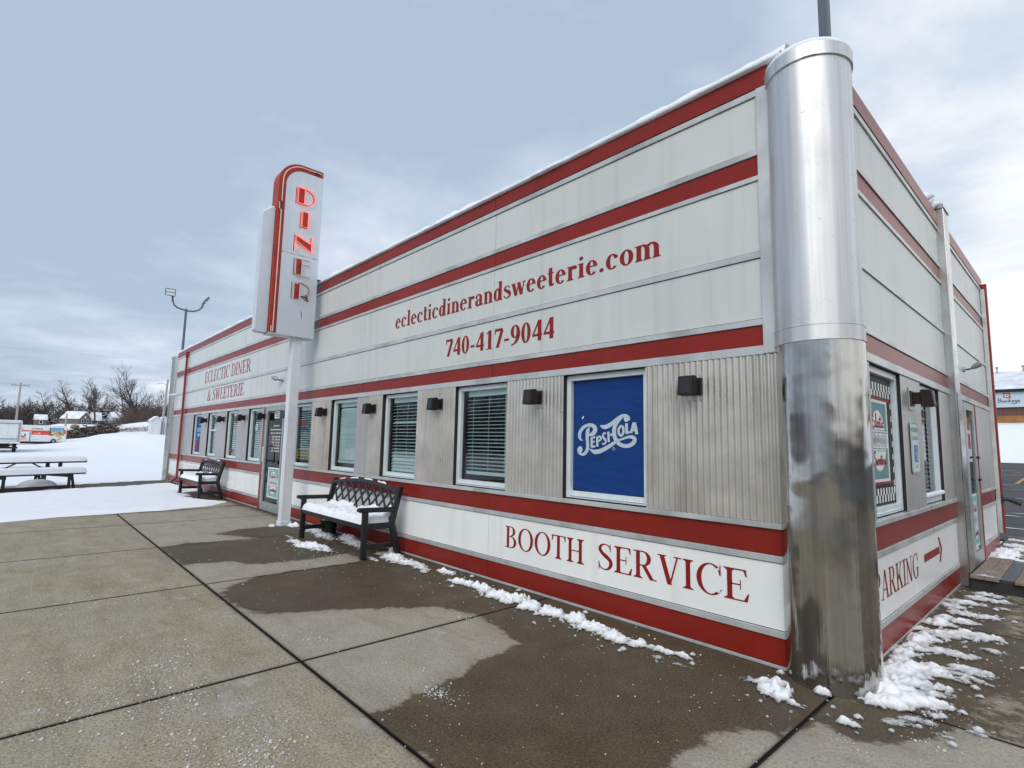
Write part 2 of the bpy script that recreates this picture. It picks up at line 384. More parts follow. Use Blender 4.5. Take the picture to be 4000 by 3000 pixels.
def concrete():
    m = bpy.data.materials.new('wet_and_dry_concrete'); nt, N, L = nodes_of(m); b = N['Principled BSDF']
    tc = N.new('ShaderNodeTexCoord')
    def noise(s, d=5, rgh=.6, mp=None):
        n = N.new('ShaderNodeTexNoise'); n.inputs['Scale'].default_value = s; n.inputs['Detail'].default_value = d; n.inputs['Roughness'].default_value = rgh
        if mp:
            k = N.new('ShaderNodeMapping'); k.inputs['Scale'].default_value = mp
            L.new(tc.outputs['Object'], k.inputs['Vector']); L.new(k.outputs['Vector'], n.inputs['Vector'])
        else: L.new(tc.outputs['Object'], n.inputs['Vector'])
        return n.outputs['Fac']
    def rng(v, a, b_, c=0., d=1.):
        r = N.new('ShaderNodeMapRange'); r.inputs['From Min'].default_value = a; r.inputs['From Max'].default_value = b_
        r.inputs['To Min'].default_value = c; r.inputs['To Max'].default_value = d; L.new(v, r.inputs['Value']); return r.outputs['Result']
    def mix(f, A, B, t='MIX'):
        x = N.new('ShaderNodeMix'); x.data_type = 'RGBA'; x.blend_type = t
        if isinstance(f, float): x.inputs['Factor'].default_value = f
        else: L.new(f, x.inputs['Factor'])
        for k, v in (('A', A), ('B', B)):
            if isinstance(v, tuple): x.inputs[k].default_value = (*v, 1)
            else: L.new(v, x.inputs[k])
        return x.outputs['Result']
    at = N.new('ShaderNodeAttribute'); at.attribute_name = 'wet'
    n_edge = noise(6.5, 8, .72)
    s = N.new('ShaderNodeMath'); s.operation = 'MULTIPLY_ADD'; s.inputs[1].default_value = .30
    L.new(n_edge, s.inputs[0]); L.new(at.outputs['Fac'], s.inputs[2])
    wet = rng(s.outputs['Value'], .128, .168)
    damp = rng(s.outputs['Value'], -.02, .15, 0, .30)
    big = noise(.55, 4); mid = noise(3.2, 6, .7); fine = noise(70, 3, .7); streak = noise(1.0, 6, .7, (1.0, 4.5, 1))
    dry = mix(rng(mid, .3, .72), (.225, .190, .122), (.405, .362, .262))
    dry = mix(rng(big, .35, .7, 0, .55), dry, (.33, .305, .255))
    dry = mix(rng(streak, .50, .74, 0, .75), dry, (.185, .155, .105))
    dry = mix(rng(fine, .33, .50, .8, 0), dry, (.09, .072, .048))
    dry = mix(rng(fine, .56, .70, 0, .6), dry, (.52, .49, .42))
    grit = noise(48, 5, .85)
    sx = N.new('ShaderNodeSeparateXYZ'); L.new(tc.outputs['Object'], sx.inputs['Vector'])
    patchy = noise(1.15, 8, .72); stain = noise(2.0, 6, .65, (1.0, 2.6, 1))
    gr_ = N.new('ShaderNodeMath'); gr_.operation = 'MULTIPLY'; L.new(rng(sx.outputs['Y'], -2.43, -2.39, .04, .50), gr_.inputs[0]); L.new(rng(patchy, .30, .62, .4, 1), gr_.inputs[1])
    dry = mix(gr_.outputs['Value'], dry, (.36, .34, .305))
    dry = mix(rng(patchy, .52, .70, 0, .55), dry, (.185, .168, .140))
    dry = mix(rng(stain, .56, .74, 0, .6), dry, (.20, .155, .085))
    dry = mix(rng(grit, .54, .66, 0, .6), dry, (.46, .43, .36))
    dry = mix(rng(grit, .34, .46, .7, 0), dry, (.13, .108, .07))
    vo = N.new('ShaderNodeTexVoronoi'); vo.inputs['Scale'].default_value = 62; L.new(tc.outputs['Object'], vo.inputs['Vector'])
    peb = rng(vo.outputs['Distance'], .10, .26, 1, 0)
    pick = N.new('ShaderNodeSeparateColor'); L.new(vo.outputs['Color'], pick.inputs['Color'])
    pk = rng(pick.outputs['Red'], .50, .54)
    pp = N.new('ShaderNodeMath'); pp.operation = 'MULTIPLY'; L.new(peb, pp.inputs[0]); L.new(pk, pp.inputs[1])
    pebcol = mix(pick.outputs['Green'], (.10, .08, .055), (.50, .47, .40))
    pf = N.new('ShaderNodeMath'); pf.operation = 'MULTIPLY'; pf.inputs[1].default_value = .8; L.new(pp.outputs['Value'], pf.inputs[0])
    dry = mix(pf.outputs['Value'], dry, pebcol)
    frost = noise(2.3, 8, .75)
    fr = rng(frost, .57, .70, 0, .6)
    dry = mix(fr, dry, (.47, .46, .445))
    wetc = mix(rng(mid, .3, .7), (.056, .039, .020), (.100, .073, .040))
    wetc = mix(rng(big, .4, .65, 0, .5), wetc, (.066, .055, .044))
    wetc = mix(rng(fine, .54, .70, 0, .9), wetc, (.16, .125, .080))
    wetc = mix(rng(grit, .56, .70, 0, .5), wetc, (.085, .066, .045))
    wetc = mix(rng(fine, .30, .47, .85, 0), wetc, (.020, .013, .007))
    pw = N.new('ShaderNodeMath'); pw.operation = 'MULTIPLY'; pw.inputs[1].default_value = .6; L.new(pp.outputs['Value'], pw.inputs[0])
    wetc = mix(pw.outputs['Value'], wetc, (.16, .14, .115))
    dry = mix(damp, dry, (.14, .115, .085))
    wetc = mix(rng(noise(1.6, 7, .72), .54, .74, 0, .40), wetc, (.135, .108, .070))
    c = mix(wet, dry, wetc)
    aj = N.new('ShaderNodeAttribute'); aj.attribute_name = 'joint'
    jn = N.new('ShaderNodeMath'); jn.operation = 'MULTIPLY_ADD'; jn.inputs[1].default_value = .5; L.new(mid, jn.inputs[0]); L.new(aj.outputs['Fac'], jn.inputs[2])
    c = mix(rng(jn.outputs['Value'], .60, 1.35, 0, .55), c, (.045, .036, .025))
    c = mix(rng(aj.outputs['Fac'], 1.2, 1.9, 0, .96), c, (.006, .005, .004))
    L.new(c, b.inputs['Base Color'])
    L.new(rng(wet, 0, 1, .92, .55), b.inputs['Roughness'])
    b.inputs['Specular IOR Level'].default_value = .22
    bp = N.new('ShaderNodeBump'); bp.inputs['Strength'].default_value = .7; bp.inputs['Distance'].default_value = .005
    L.new(fine, bp.inputs['Height']); L.new(bp.outputs['Normal'], b.inputs['Normal'])
    return m
M['concrete'] = concrete()
def patch_snow():
    m = bpy.data.materials.new('melting_snow'); nt, N, L = nodes_of(m); b = N['Principled BSDF']; out = N['Material Output']
    at = N.new('ShaderNodeAttribute'); at.attribute_name = 'wet'
    tc = N.new('ShaderNodeTexCoord')
    def nz(s, d):
        n = N.new('ShaderNodeTexNoise'); n.inputs['Scale'].default_value = s; n.inputs['Detail'].default_value = d; n.inputs['Roughness'].default_value = .7
        L.new(tc.outputs['Object'], n.inputs['Vector']); return n.outputs['Fac']
    n1, n2 = nz(55, 6), nz(14, 5)
    a = N.new('ShaderNodeMath'); a.operation = 'MULTIPLY_ADD'; a.inputs[1].default_value = 90.; L.new(at.outputs['Fac'], a.inputs[0])
    s1 = N.new('ShaderNodeMath'); s1.operation = 'MULTIPLY_ADD'; s1.inputs[1].default_value = 2.6; s1.inputs[2].default_value = -1.5; L.new(n1, s1.inputs[0]); L.new(s1.outputs['Value'], a.inputs[2])
    r = N.new('ShaderNodeMapRange'); r.inputs['From Min'].default_value = .15; r.inputs['From Max'].default_value = .75; L.new(a.outputs['Value'], r.inputs['Value'])
    L.new(r.outputs['Result'], b.inputs['Alpha'])
    c1 = N.new('ShaderNodeMapRange'); c1.inputs['From Min'].default_value = .6; c1.inputs['From Max'].default_value = 2.6; L.new(a.outputs['Value'], c1.inputs['Value'])
    mx = N.new('ShaderNodeMix'); mx.data_type = 'RGBA'; mx.inputs['A'].default_value = (.40, .40, .40, 1); mx.inputs['B'].default_value = (.78, .80, .84, 1)
    L.new(c1.outputs['Result'], mx.inputs['Factor'])
    r2 = N.new('ShaderNodeMapRange'); r2.inputs['From Min'].default_value = .56; r2.inputs['From Max'].default_value = .74; r2.inputs['To Max'].default_value = .45; L.new(n2, r2.inputs['Value'])
    m2 = N.new('ShaderNodeMix'); m2.data_type = 'RGBA'; L.new(r2.outputs['Result'], m2.inputs['Factor']); L.new(mx.outputs['Result'], m2.inputs['A']); m2.inputs['B'].default_value = (.42, .40, .37, 1)
    L.new(m2.outputs['Result'], b.inputs['Base Color']); b.inputs['Roughness'].default_value = .6; b.inputs['Specular IOR Level'].default_value = .35
    bp = N.new('ShaderNodeBump'); bp.inputs['Strength'].default_value = .8; bp.inputs['Distance'].default_value = .008; L.new(n1, bp.inputs['Height']); L.new(bp.outputs['Normal'], b.inputs['Normal'])
    return m
M['patch'] = patch_snow()

# ------------------------------------------------------------------ serif lettering (hand built glyph outlines)
def ell(cx, cy, rx, ry, tx, ty, a0=0, a1=360, n=26):
    out = []
    for i in range(n):
        a, b = R(a0 + (a1 - a0) * i / n), R(a0 + (a1 - a0) * (i + 1) / n)
        o = lambda t: (cx + rx * math.cos(t), cy + ry * math.sin(t))
        q = lambda t: (cx + (rx - tx) * math.cos(t), cy + (ry - ty) * math.sin(t))
        out.append([o(a), o(b), q(b), q(a)])
    return out
def rect(x0, y0, x1, y1): return [[(x0, y0), (x1, y0), (x1, y1), (x0, y1)]]
def catmull(pts, sub=6):
    P = [pts[0]] + list(pts) + [pts[-1]]; out = []
    for i in range(1, len(P) - 2):
        for k in range(sub):
            t = k / sub
            out.append(tuple(.5 * ((2 * P[i][j]) + (-P[i-1][j] + P[i+1][j]) * t + (2*P[i-1][j] - 5*P[i][j] + 4*P[i+1][j] - P[i+2][j]) * t*t
                                   + (-P[i-1][j] + 3*P[i][j] - 3*P[i+1][j] + P[i+2][j]) * t**3) for j in range(len(pts[0]))))
    out.append(tuple(pts[-1])); return out
def ribbon(pts, w, sub=6, ends=False):
    """pts (x,y) with widths w -> quads"""
    ws = w if isinstance(w, (list, tuple)) else [w] * len(pts)
    C = catmull([(p[0], p[1], q) for p, q in zip(pts, ws)], sub)
    L_, R_ = [], []
    for i, (x, y, q) in enumerate(C):
        a, b = C[max(i - 1, 0)], C[min(i + 1, len(C) - 1)]
        dx, dy = b[0] - a[0], b[1] - a[1]; l = math.hypot(dx, dy) or 1
        L_.append((x - dy / l * q / 2, y + dx / l * q / 2)); R_.append((x + dy / l * q / 2, y - dx / l * q / 2))
    out = [[L_[i], R_[i], R_[i + 1], L_[i + 1]] for i in range(len(C) - 1)]
    if ends:
        for (x, y, q) in (C[0], C[-1]):
            out.append([(x + q / 2 * math.cos(k * math.pi / 6), y + q / 2 * math.sin(k * math.pi / 6)) for k in range(12)])
    return out
def diag(x0, y0, x1, y1, w): return [[(x0 - w/2, y0), (x0 + w/2, y0), (x1 + w/2, y1), (x1 - w/2, y1)]]
def serif(x0, x1, y, th=.04, up=True): return rect(x0, y, x1, y + th) if up else rect(x0, y - th, x1, y)
def stem(x, w, y0=0., y1=1., s0=True, s1=True, e=.085, left_only=False):
    o = rect(x, y0, x + w, y1)
    if s0:
        o += serif(x - e, x + w + e, y0)
        o += [[(x - e * .6, y0 + .04), (x, y0 + .04), (x, y0 + .10)], [(x + w, y0 + .04), (x + w + e * .6, y0 + .04), (x + w, y0 + .10)]]
    if s1:
        o += serif(x - e, x + (w if left_only else w + e), y1, up=False)
        o += [[(x - e * .6, y1 - .04), (x, y1 - .10), (x, y1 - .04)]]
        if not left_only: o += [[(x + w, y1 - .04), (x + w, y1 - .10), (x + w + e * .6, y1 - .04)]]
    return o

def glyph(ch, S=.145, h=.05):
    e = .085
    if ch == 'A':
        g = diag(.12, 0, .385, 1, h * 1.1) + diag(.63, 0, .40, 1, S * 1.05) + rect(.2, .3, .56, .3 + h)
        return g + serif(.0, .24, 0) + serif(.49, .76, 0), .76
    if ch == 'B':
        g = stem(.1, S, s0=False, s1=False) + rect(.01, 0, .34, h) + rect(.01, 1 - h, .32, 1) + rect(.2, .5, .36, .5 + h)
        return g + ell(.32, .77, .24, .23, S, h, -90, 90) + ell(.34, .27, .29, .27, S * 1.05, h, -90, 90), .68
    if ch in 'CG':
        g = ell(.42, .5, .38, .52, S * 1.05, h, 52, 308 if ch == 'C' else 318)
        g += [[(.665, .66), (.70, .66), (.70, 1.0), (.672, 1.0)]] + [[(.62, .86), (.70, .80), (.70, .66), (.665, .66)]]
        if ch == 'C': return g + [[(.64, .085), (.655, .105), (.725, .21), (.70, .225)]], .74
        return g + stem(.58, S, .05, .42, s0=False, e=.08), .82
    if ch == 'D':
        return stem(.1, S, s0=False, s1=False) + rect(.01, 0, .36, h) + rect(.01, 1 - h, .36, 1) + ell(.35, .5, .40, .5, S * 1.05, h, -90, 90), .79
    if ch in 'EF':
        g = stem(.1, S) + rect(.1, 1 - h, .58, 1) + [[(.50, 1), (.585, 1), (.60, .77), (.575, .77)]] + rect(.2, .485, .45, .485 + h) + [[(.425, .36), (.45, .36), (.45, .66), (.425, .66)]]
        if ch == 'E': g += rect(.1, 0, .60, h) + [[(.50, 0), (.605, 0), (.645, .26), (.615, .26)]]
        return g, .66
    if ch == 'H': return stem(.1, S) + stem(.55, S) + rect(.2, .475, .6, .475 + h), .80
    if ch == 'I': return stem(.1, S), .345
    if ch == 'K':
        g = stem(.1, S) + diag(.235, .40, .585, .97, h * 1.3) + diag(.64, 0, .335, .56, S * 1.15)
        return g + serif(.5, .79, 0) + serif(.46, .70, 1, up=False), .79
    if ch == 'L': return stem(.1, S) + rect(.1, 0, .58, h) + [[(.48, 0), (.585, 0), (.63, .28), (.60, .28)]], .64
    if ch == 'N':
        g = rect(.12, 0, .12 + h, 1) + rect(.62, 0, .62 + h, 1) + diag(.12, 1, .615, 0, S * 1.1)
        return g + serif(.03, .26, 0) + serif(.0, .17, 1, up=False) + serif(.53, .77, 1, up=False), .79
    if ch == 'O': return ell(.42, .5, .39, .52, S * 1.05, h, n=40), .84
    if ch in 'PR':
        g = stem(.1, S, s1=False) + rect(.01, 1 - h, .34, 1) + rect(.2, .46, .34, .46 + h) + ell(.33, .73, .26, .27, S, h, -90, 90)
        if ch == 'P': return g, .62
        return g + diag(.62, 0, .345, .5, S * 1.1) + serif(.55, .77, 0), .75
    if ch == 'S':
        g = ribbon([(.50, .80), (.43, .94), (.29, .985), (.15, .92), (.11, .78), (.19, .64), (.34, .52), (.49, .38), (.51, .22), (.42, .06), (.27, .015), (.13, .08), (.07, .24)],
                   [h, h, h, .08, .12, S, S * 1.15, S, .12, .08, h, h, h])
        return g + [[(.475, .72), (.505, .72), (.505, 1.0), (.475, 1.0)], [(.065, .0), (.095, .0), (.085, .30), (.055, .30)]], .60
    if ch == 'T':
        return stem(.26, S, s1=False) + rect(.02, 1 - h, .65, 1) + [[(.02, .76), (.045, .76), (.11, 1), (.02, 1)], [(.625, .76), (.65, .76), (.65, 1), (.56, 1)]], .67
    if ch == 'V':
        return diag(.16, 1, .40, 0, S * 1.1) + diag(.64, 1, .41, 0, h * 1.2) + serif(.03, .30, 1, up=False) + serif(.53, .76, 1, up=False), .76
    if ch == 'W':
        g = diag(.15, 1, .36, 0, S * 1.05) + diag(.53, 1, .37, 0, h * 1.2) + diag(.52, 1, .74, 0, S * 1.05) + diag(.95, 1, .75, 0, h * 1.2)
        return g + serif(.02, .28, 1, up=False) + serif(.40, .64, 1, up=False) + serif(.85, 1.07, 1, up=False), 1.08
    if ch == '&':
        g = ribbon([(.78, .12), (.66, .03), (.52, .14), (.30, .52), (.24, .76), (.30, .93), (.40, .97), (.49, .90), (.48, .74), (.34, .56), (.14, .40), (.08, .22), (.16, .05), (.34, .01), (.52, .12), (.64, .36), (.68, .52)],
                   [h, .09, .13, S, .09, h, h, .06, .07, h, .07, S * .9, .10, h, h, h, h])
        return g + serif(.54, .82, .54, up=False), .86
    # digits (bold)
    if ch == '7': return rect(.04, .86, .50, 1) + diag(.20, 0, .465, .90, S) + [[(.04, .72), (.075, .72), (.12, .9), (.04, .9)]], .54
    if ch == '4':
        return rect(.30, 0, .30 + S * 1.05, 1) + rect(.02, .22, .52, .22 + .12) + diag(.06, .30, .36, 1, h * 1.4), .56
    if ch == '0': return ell(.27, .5, .25, .51, S, h, n=36), .56
    if ch == '1': return rect(.20, 0, .20 + S * 1.1, 1) + serif(.08, .46, 0) + [[(.08, .86), (.08, .83), (.20, .86), (.34, 1), (.30, 1)]], .54
    if ch == '9':
        return ell(.27, .67, .25, .335, S, h, n=32) + ribbon([(.455, .66), (.44, .40), (.33, .16), (.20, .05), (.06, -.005)], [S, S, S * .8, h * 1.4, h]), .56
    if ch == '-': return rect(.04, .27, .31, .27 + .12), .36
    # lower case, x height .67
    x = .67; b = S; hh = h * .95
    if ch == 'e':
        return ell(.255, .33, .235, .345, b, hh, 5, 318) + rect(.10, .36, .47, .36 + hh), .51
    if ch == 'c':
        return ell(.255, .33, .235, .345, b, hh, 48, 318) + ell(.395, .52, .075, .08, .075, .08, n=14), .50
    if ch == 'l': return stem(.07, b, 0, 1.03, s1=False, e=.06) + rect(.01, .99, .1, 1.03), .31
    if ch == 'i': return stem(.07, b, 0, x, s1=False, e=.06) + rect(.01, x - .04, .1, x) + ell(.07 + b / 2, .90, .085, .09, .085, .09, n=16), .31
    if ch == 't': return ribbon([(.145, .90), (.145, .40), (.155, .12), (.22, .045), (.31, .10)], [b, b, b, .11, h]) + rect(.02, .61, .30, .67), .335
    if ch == 'd': return ell(.235, .33, .215, .345, b, hh, n=30) + rect(.325, 0, .325 + b, 1.03) + rect(.25, .99, .35, 1.03) + rect(.40, 0, .54, .04), .56
    def arch(x0): return ell(x0, x - .27, .245, .28, b, hh * 1.4, 0, 140)
    if ch == 'n': return stem(.07, b, 0, x, s1=False, e=.055) + rect(.01, x - .04, .1, x) + arch(.275) + stem(.52 - b, b, 0, .40, s1=False, e=.055), .575
    if ch == 'm':
        return stem(.07, b, 0, x, s1=False, e=.05) + rect(.01, x - .04, .1, x) + arch(.275) + stem(.52 - b, b, 0, .40, s1=False, e=.05) + arch(.585) + stem(.83 - b, b, 0, .40, s1=False, e=.05), .885
    if ch == 'r': return stem(.07, b, 0, x, s1=False, e=.06) + rect(.01, x - .04, .1, x) + ell(.30, .44, .16, .23, .16, hh * 1.6, 70, 160) + ell(.365, .575, .085, .09, .085, .09, n=14), .455
    if ch == 'a':
        return ell(.20, .19, .18, .20, b, hh, 60, 330) + ribbon([(.07, .53), (.14, .63), (.25, .645), (.345, .56), (.36, .40), (.36, .12), (.42, .05), (.49, .10)], [h * 1.8, h * 1.3, h * 1.3, b * .9, b, b, .09, h]) + ell(.10, .51, .07, .075, .07, .075, n=12), .51
    if ch == 's':
        return ribbon([(.35, .53), (.29, .63), (.20, .65), (.10, .59), (.09, .49), (.20, .39), (.33, .29), (.37, .16), (.29, .04), (.19, .015), (.09, .07), (.05, .17)],
                      [h, h, h, .09, .12, b, b, .12, .09, h, h, h]), .42
    if ch == 'w':
        return diag(.11, x, .27, 0, b * 1.05) + diag(.40, x, .28, 0, hh * 1.2) + diag(.40, x, .55, 0, b * 1.05) + diag(.69, x, .56, 0, hh * 1.2) + serif(.01, .23, x, up=False) + serif(.31, .50, x, up=False) + serif(.60, .77, x, up=False), .77
    if ch == 'o': return ell(.265, .33, .245, .345, b, hh, n=34), .53
    if ch == '.': return ell(.12, .085, .085, .09, .085, .09, n=16), .25
    return [], .3

def lay_text(txt, S=.145, h=.05, gap=.02):
    polys = []; x = 0
    for ch in txt:
        g, adv = glyph(ch, S, h)
        polys.append((x, g)); x += adv + gap
    return polys, x - gap

def write(txt, name, mat, parent, fn, u0, u1, v0, cap, S=.145, h=.05, label=None, gap=.02):
    """fn(u, v, off) -> world point; text spans u0..u1 with baseline v0 and cap height cap"""
    polys, W = lay_text(txt, S, h, gap)
    k = (u1 - u0) / W
    mb = MB()
    for gx, g in polys:
        for j, p in enumerate(g):
            off = .0022 + (j % 9) * .00012
            mb.add([fn(u0 + (gx + a) * k, v0 + b * cap, off) for a, b in p], [tuple(range(len(p)))])
    return mb.build(name, mat, parent, label=label, fix=False)

def polys_mesh(polys, fn, off, name, mat, parent, label=None):
    mb = MB()
    for j, p in enumerate(polys):
        mb.add([fn(a, b, off + (j % 7) * .00012) for a, b in p], [tuple(range(len(p)))])
    return mb.build(name, mat, parent, label=label, fix=False)

def sans(txt, fn, u0, u1, v0, hgt, name, mat, parent, bold=0., off=.003, label=None, flip=False):
    cu = bpy.data.curves.new('t', 'FONT'); cu.body = txt; cu.size = 1; cu.offset = bold; cu.resolution_u = 3
    ob = bpy.data.objects.new('t', cu); col.objects.link(ob)
    me = bpy.data.meshes.new_from_object(ob)
    vs = [v.co.copy() for v in me.vertices]; fs = [tuple(p.vertices) for p in me.polygons]
    bpy.data.objects.remove(ob); bpy.data.curves.remove(cu); bpy.data.meshes.remove(me)
    xa, xb = min(v.x for v in vs), max(v.x for v in vs); ya, yb = min(v.y for v in vs), max(v.y for v in vs)
    mb = MB()
    mb.add([fn(u0 + ((xb - v.x) if flip else (v.x - xa)) / (xb - xa) * (u1 - u0), v0 + (v.y - ya) / (yb - ya) * hgt, off) for v in vs], fs)
    return mb.build(name, mat, parent, label=label, fix=False)

FRONT = lambda u, v, off: (u, -off, v)
XS = .1657
SIDE = lambda u, v, off: (XS + off, u, v)

# ================================================================== CAMERA
cam_d = bpy.data.cameras.new('camera'); cam = bpy.data.objects.new('camera', cam_d); col.objects.link(cam)
cam_d.sensor_width = 36; cam_d.lens = 2092.048 * 36 / 4000; cam_d.clip_end = 3000; cam_d.clip_start = .05
cr, cu_, cw = Vector((.67762006, .73511644, .0208536)), Vector((.0679632, -.09083214, .99354443)), Vector((-.73226501, .67182836, .11151054))
cam.matrix_world = Matrix(((cr.x, cu_.x, -cw.x, 1.31863), (cr.y, cu_.y, -cw.y, -3.96038), (cr.z, cu_.z, -cw.z, 1.48591), (0, 0, 0, 1)))
scene.camera = cam

# ================================================================== DINER BUILDING
XL, XR = -20.38, -.19
bld = thing('diner_building', 'long white diner with red bands, ribbed steel window strip and round steel corner column', 'diner', (-10, 3.8, 0))
Y1 = 7.75
OPEN = [(-2.235, -1.285), (-4.025, -3.072), (-5.812, -4.859), (-7.585, -6.628), (-9.345, -8.389), (-12.08, -11.125),
        (-13.85, -12.869), (-15.70, -14.72), (-17.39, -16.411)]
DOOR = (-10.82, -9.73); DRED = (-10.97, -10.82)
OPS = [(.82, 1.79), (2.55, 3.50)]; DOORS = (5.08, 5.86)
ZB, ZT = .978, 2.174
# --- dark core behind the cladding
c = MB()
c.box(XL + .02, .14, .014, Y1 - .02, .0, ZB - .003)
c.box(XL + .02, .14, .014, Y1 - .02, ZT + .006, 4.36)
xs_ = sorted([XL + .02, .13] + [v for o in OPEN + [DOOR] for v in o])
for i in range(0, len(xs_), 2):
    c.box(xs_[i], xs_[i + 1], .012, .22, ZB - .003, ZT + .006)
ys_ = sorted([.22, Y1 - .02] + [v for o in OPS for v in o])
for i in range(0, len(ys_), 2):
    c.box(-.06, .138, ys_[i], ys_[i + 1], ZB - .003, ZT + .006)
c.box(XL + .02, XL + .25, .22, Y1 - .02, ZB - .003, ZT + .006)
c.box(XL + .25, -.06, Y1 - .25, Y1 - .02, ZB - .003, ZT + .006)
c.build('wall', M['core'], bld)
MB().box(XL + .4, -1.9, 1.5, 1.6, ZB, ZT).box(-2.0, -1.9, .3, 1.5, ZB, ZT).build('interior_wall', M['interior'], bld)
# --- cladding rows
SEAM = [-19.02, -15.87, -12.72, -9.6, -6.50, -3.335]
SSEAM = [3.42, 6.2]
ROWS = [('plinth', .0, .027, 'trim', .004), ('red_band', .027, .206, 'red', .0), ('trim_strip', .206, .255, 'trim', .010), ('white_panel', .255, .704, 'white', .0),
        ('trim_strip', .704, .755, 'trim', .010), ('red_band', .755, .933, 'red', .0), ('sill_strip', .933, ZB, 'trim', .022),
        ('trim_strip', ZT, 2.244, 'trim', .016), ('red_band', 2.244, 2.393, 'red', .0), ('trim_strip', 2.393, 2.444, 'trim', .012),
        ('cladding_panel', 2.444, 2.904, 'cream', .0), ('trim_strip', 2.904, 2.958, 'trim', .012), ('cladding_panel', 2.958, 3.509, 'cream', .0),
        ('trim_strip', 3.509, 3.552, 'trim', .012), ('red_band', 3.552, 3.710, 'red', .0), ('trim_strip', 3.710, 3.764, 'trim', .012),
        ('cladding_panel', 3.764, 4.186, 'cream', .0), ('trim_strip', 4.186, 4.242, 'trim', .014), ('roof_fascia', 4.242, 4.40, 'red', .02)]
def pieces(a, b, seams, off=0):
    cuts = [a] + [s + off for s in seams if a + .05 < s + off < b - .05] + [b]
    return [(cuts[i] + (.003 if i else 0), cuts[i + 1] - (.003 if i < len(cuts) - 2 else 0)) for i in range(len(cuts) - 1)]
for name, z0, z1, mk, pr in ROWS:
    is_trim = mk == 'trim'
    low = z1 < ZT + .01
    g = .002 if is_trim else (.004 if mk != 'red' else .003)
    off = -.25 if is_trim else 0
    segs = [(XL, DRED[0]), (DOOR[1], -.19)] if low else [(XL, XR)]
    for a, b in segs:
        for p, q in pieces(a, b, SEAM, off):
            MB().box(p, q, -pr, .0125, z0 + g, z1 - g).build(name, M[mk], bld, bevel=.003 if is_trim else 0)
    for a, b in [(.30, 4.05)] + ([(4.35, DOORS[0] - .06), (DOORS[1] + .08, Y1)] if low else [(4.35, Y1)]):
        for p, q in pieces(a, b, SSEAM, -.12 if is_trim else 0):
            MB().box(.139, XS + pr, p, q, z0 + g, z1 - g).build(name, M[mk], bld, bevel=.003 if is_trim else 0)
MB().box(XL + .03, .13, .03, Y1 - .03, 4.36, 4.385).build('roof', M['roofsnow'], bld)
MB().box(XL + .01, XL + .02, .03, Y1, 0, 4.36).build('end_wall', M['cream'], bld)

# --- ribbed / flat steel piers between the windows
def ribbed(x0, x1, name='ribbed_pier', amp=.019, pitch=.050, mat='corr'):
    mb = MB(); n = int((x1 - x0) / pitch * 8); b = 0
    for i in range(n + 1):
        x = x0 + (x1 - x0) * i / n
        ph = (x / pitch) % 1
        y = -.004 - amp * (0.5 + .5 * max(-1, min(1, 1.6 * math.cos(2 * math.pi * ph))))
        mb.v += [(x, y, ZB), (x, y, ZT)]
        if i: mb.f.append((2 * i - 2, 2 * i, 2 * i + 1, 2 * i - 1)); mb.m.append(0)
    mb.quad((x0, .012, ZB), (x0, -.004, ZB), (x0, -.004, ZT), (x0, .012, ZT))
    mb.quad((x1, .012, ZB), (x1, -.004, ZB), (x1, -.004, ZT), (x1, .012, ZT))
    return mb.build(name, M[mat], bld, smooth='auto', fix=False)
def flatp(x0, x1): return MB().box(x0, x1, -.008, .0115, ZB + .001, ZT - .001).build('flat_pier', M['flat'], bld, bevel=.003)
edges = OPEN
ribbed(OPEN[0][1], -.19)
ribbed(OPEN[1][1], OPEN[0][0], amp=.009)
ribbed(OPEN[2][1], OPEN[1][0]); ribbed(OPEN[2][0] - .40, OPEN[2][0]); flatp(OPEN[3][1], OPEN[2][0] - .402)
ribbed(OPEN[4][1], OPEN[3][0]); ribbed(DOOR[1], OPEN[4][0])
flatp(OPEN[5][1], DRED[0] - .002); flatp(OPEN[6][1], OPEN[5][0]); flatp(OPEN[7][1], OPEN[6][0]); flatp(OPEN[8][1], OPEN[7][0])
for p, q in pieces(XL, OPEN[8][0], [-18.9, -18.2]): flatp(p, q)
def flats(y0, y1): return MB().box(.1385, XS + .006, y0, y1, ZB + .001, ZT - .001).build('flat_pier', M['flat'], bld, bevel=.003)
flats(.30, OPS[0][0]); flats(OPS[0][1], OPS[1][0]); flats(OPS[1][1], 4.05); flats(4.35, DOORS[0] - .06)
for p, q in pieces(DOORS[1] + .08, Y1, [6.5, 7.1]): flats(p, q)
MB().box(DRED[0], DRED[1] - .002, -.03, .0, 0.01, ZT - .001).build('door_jamb', M['redpipe'], bld, bevel=.004)

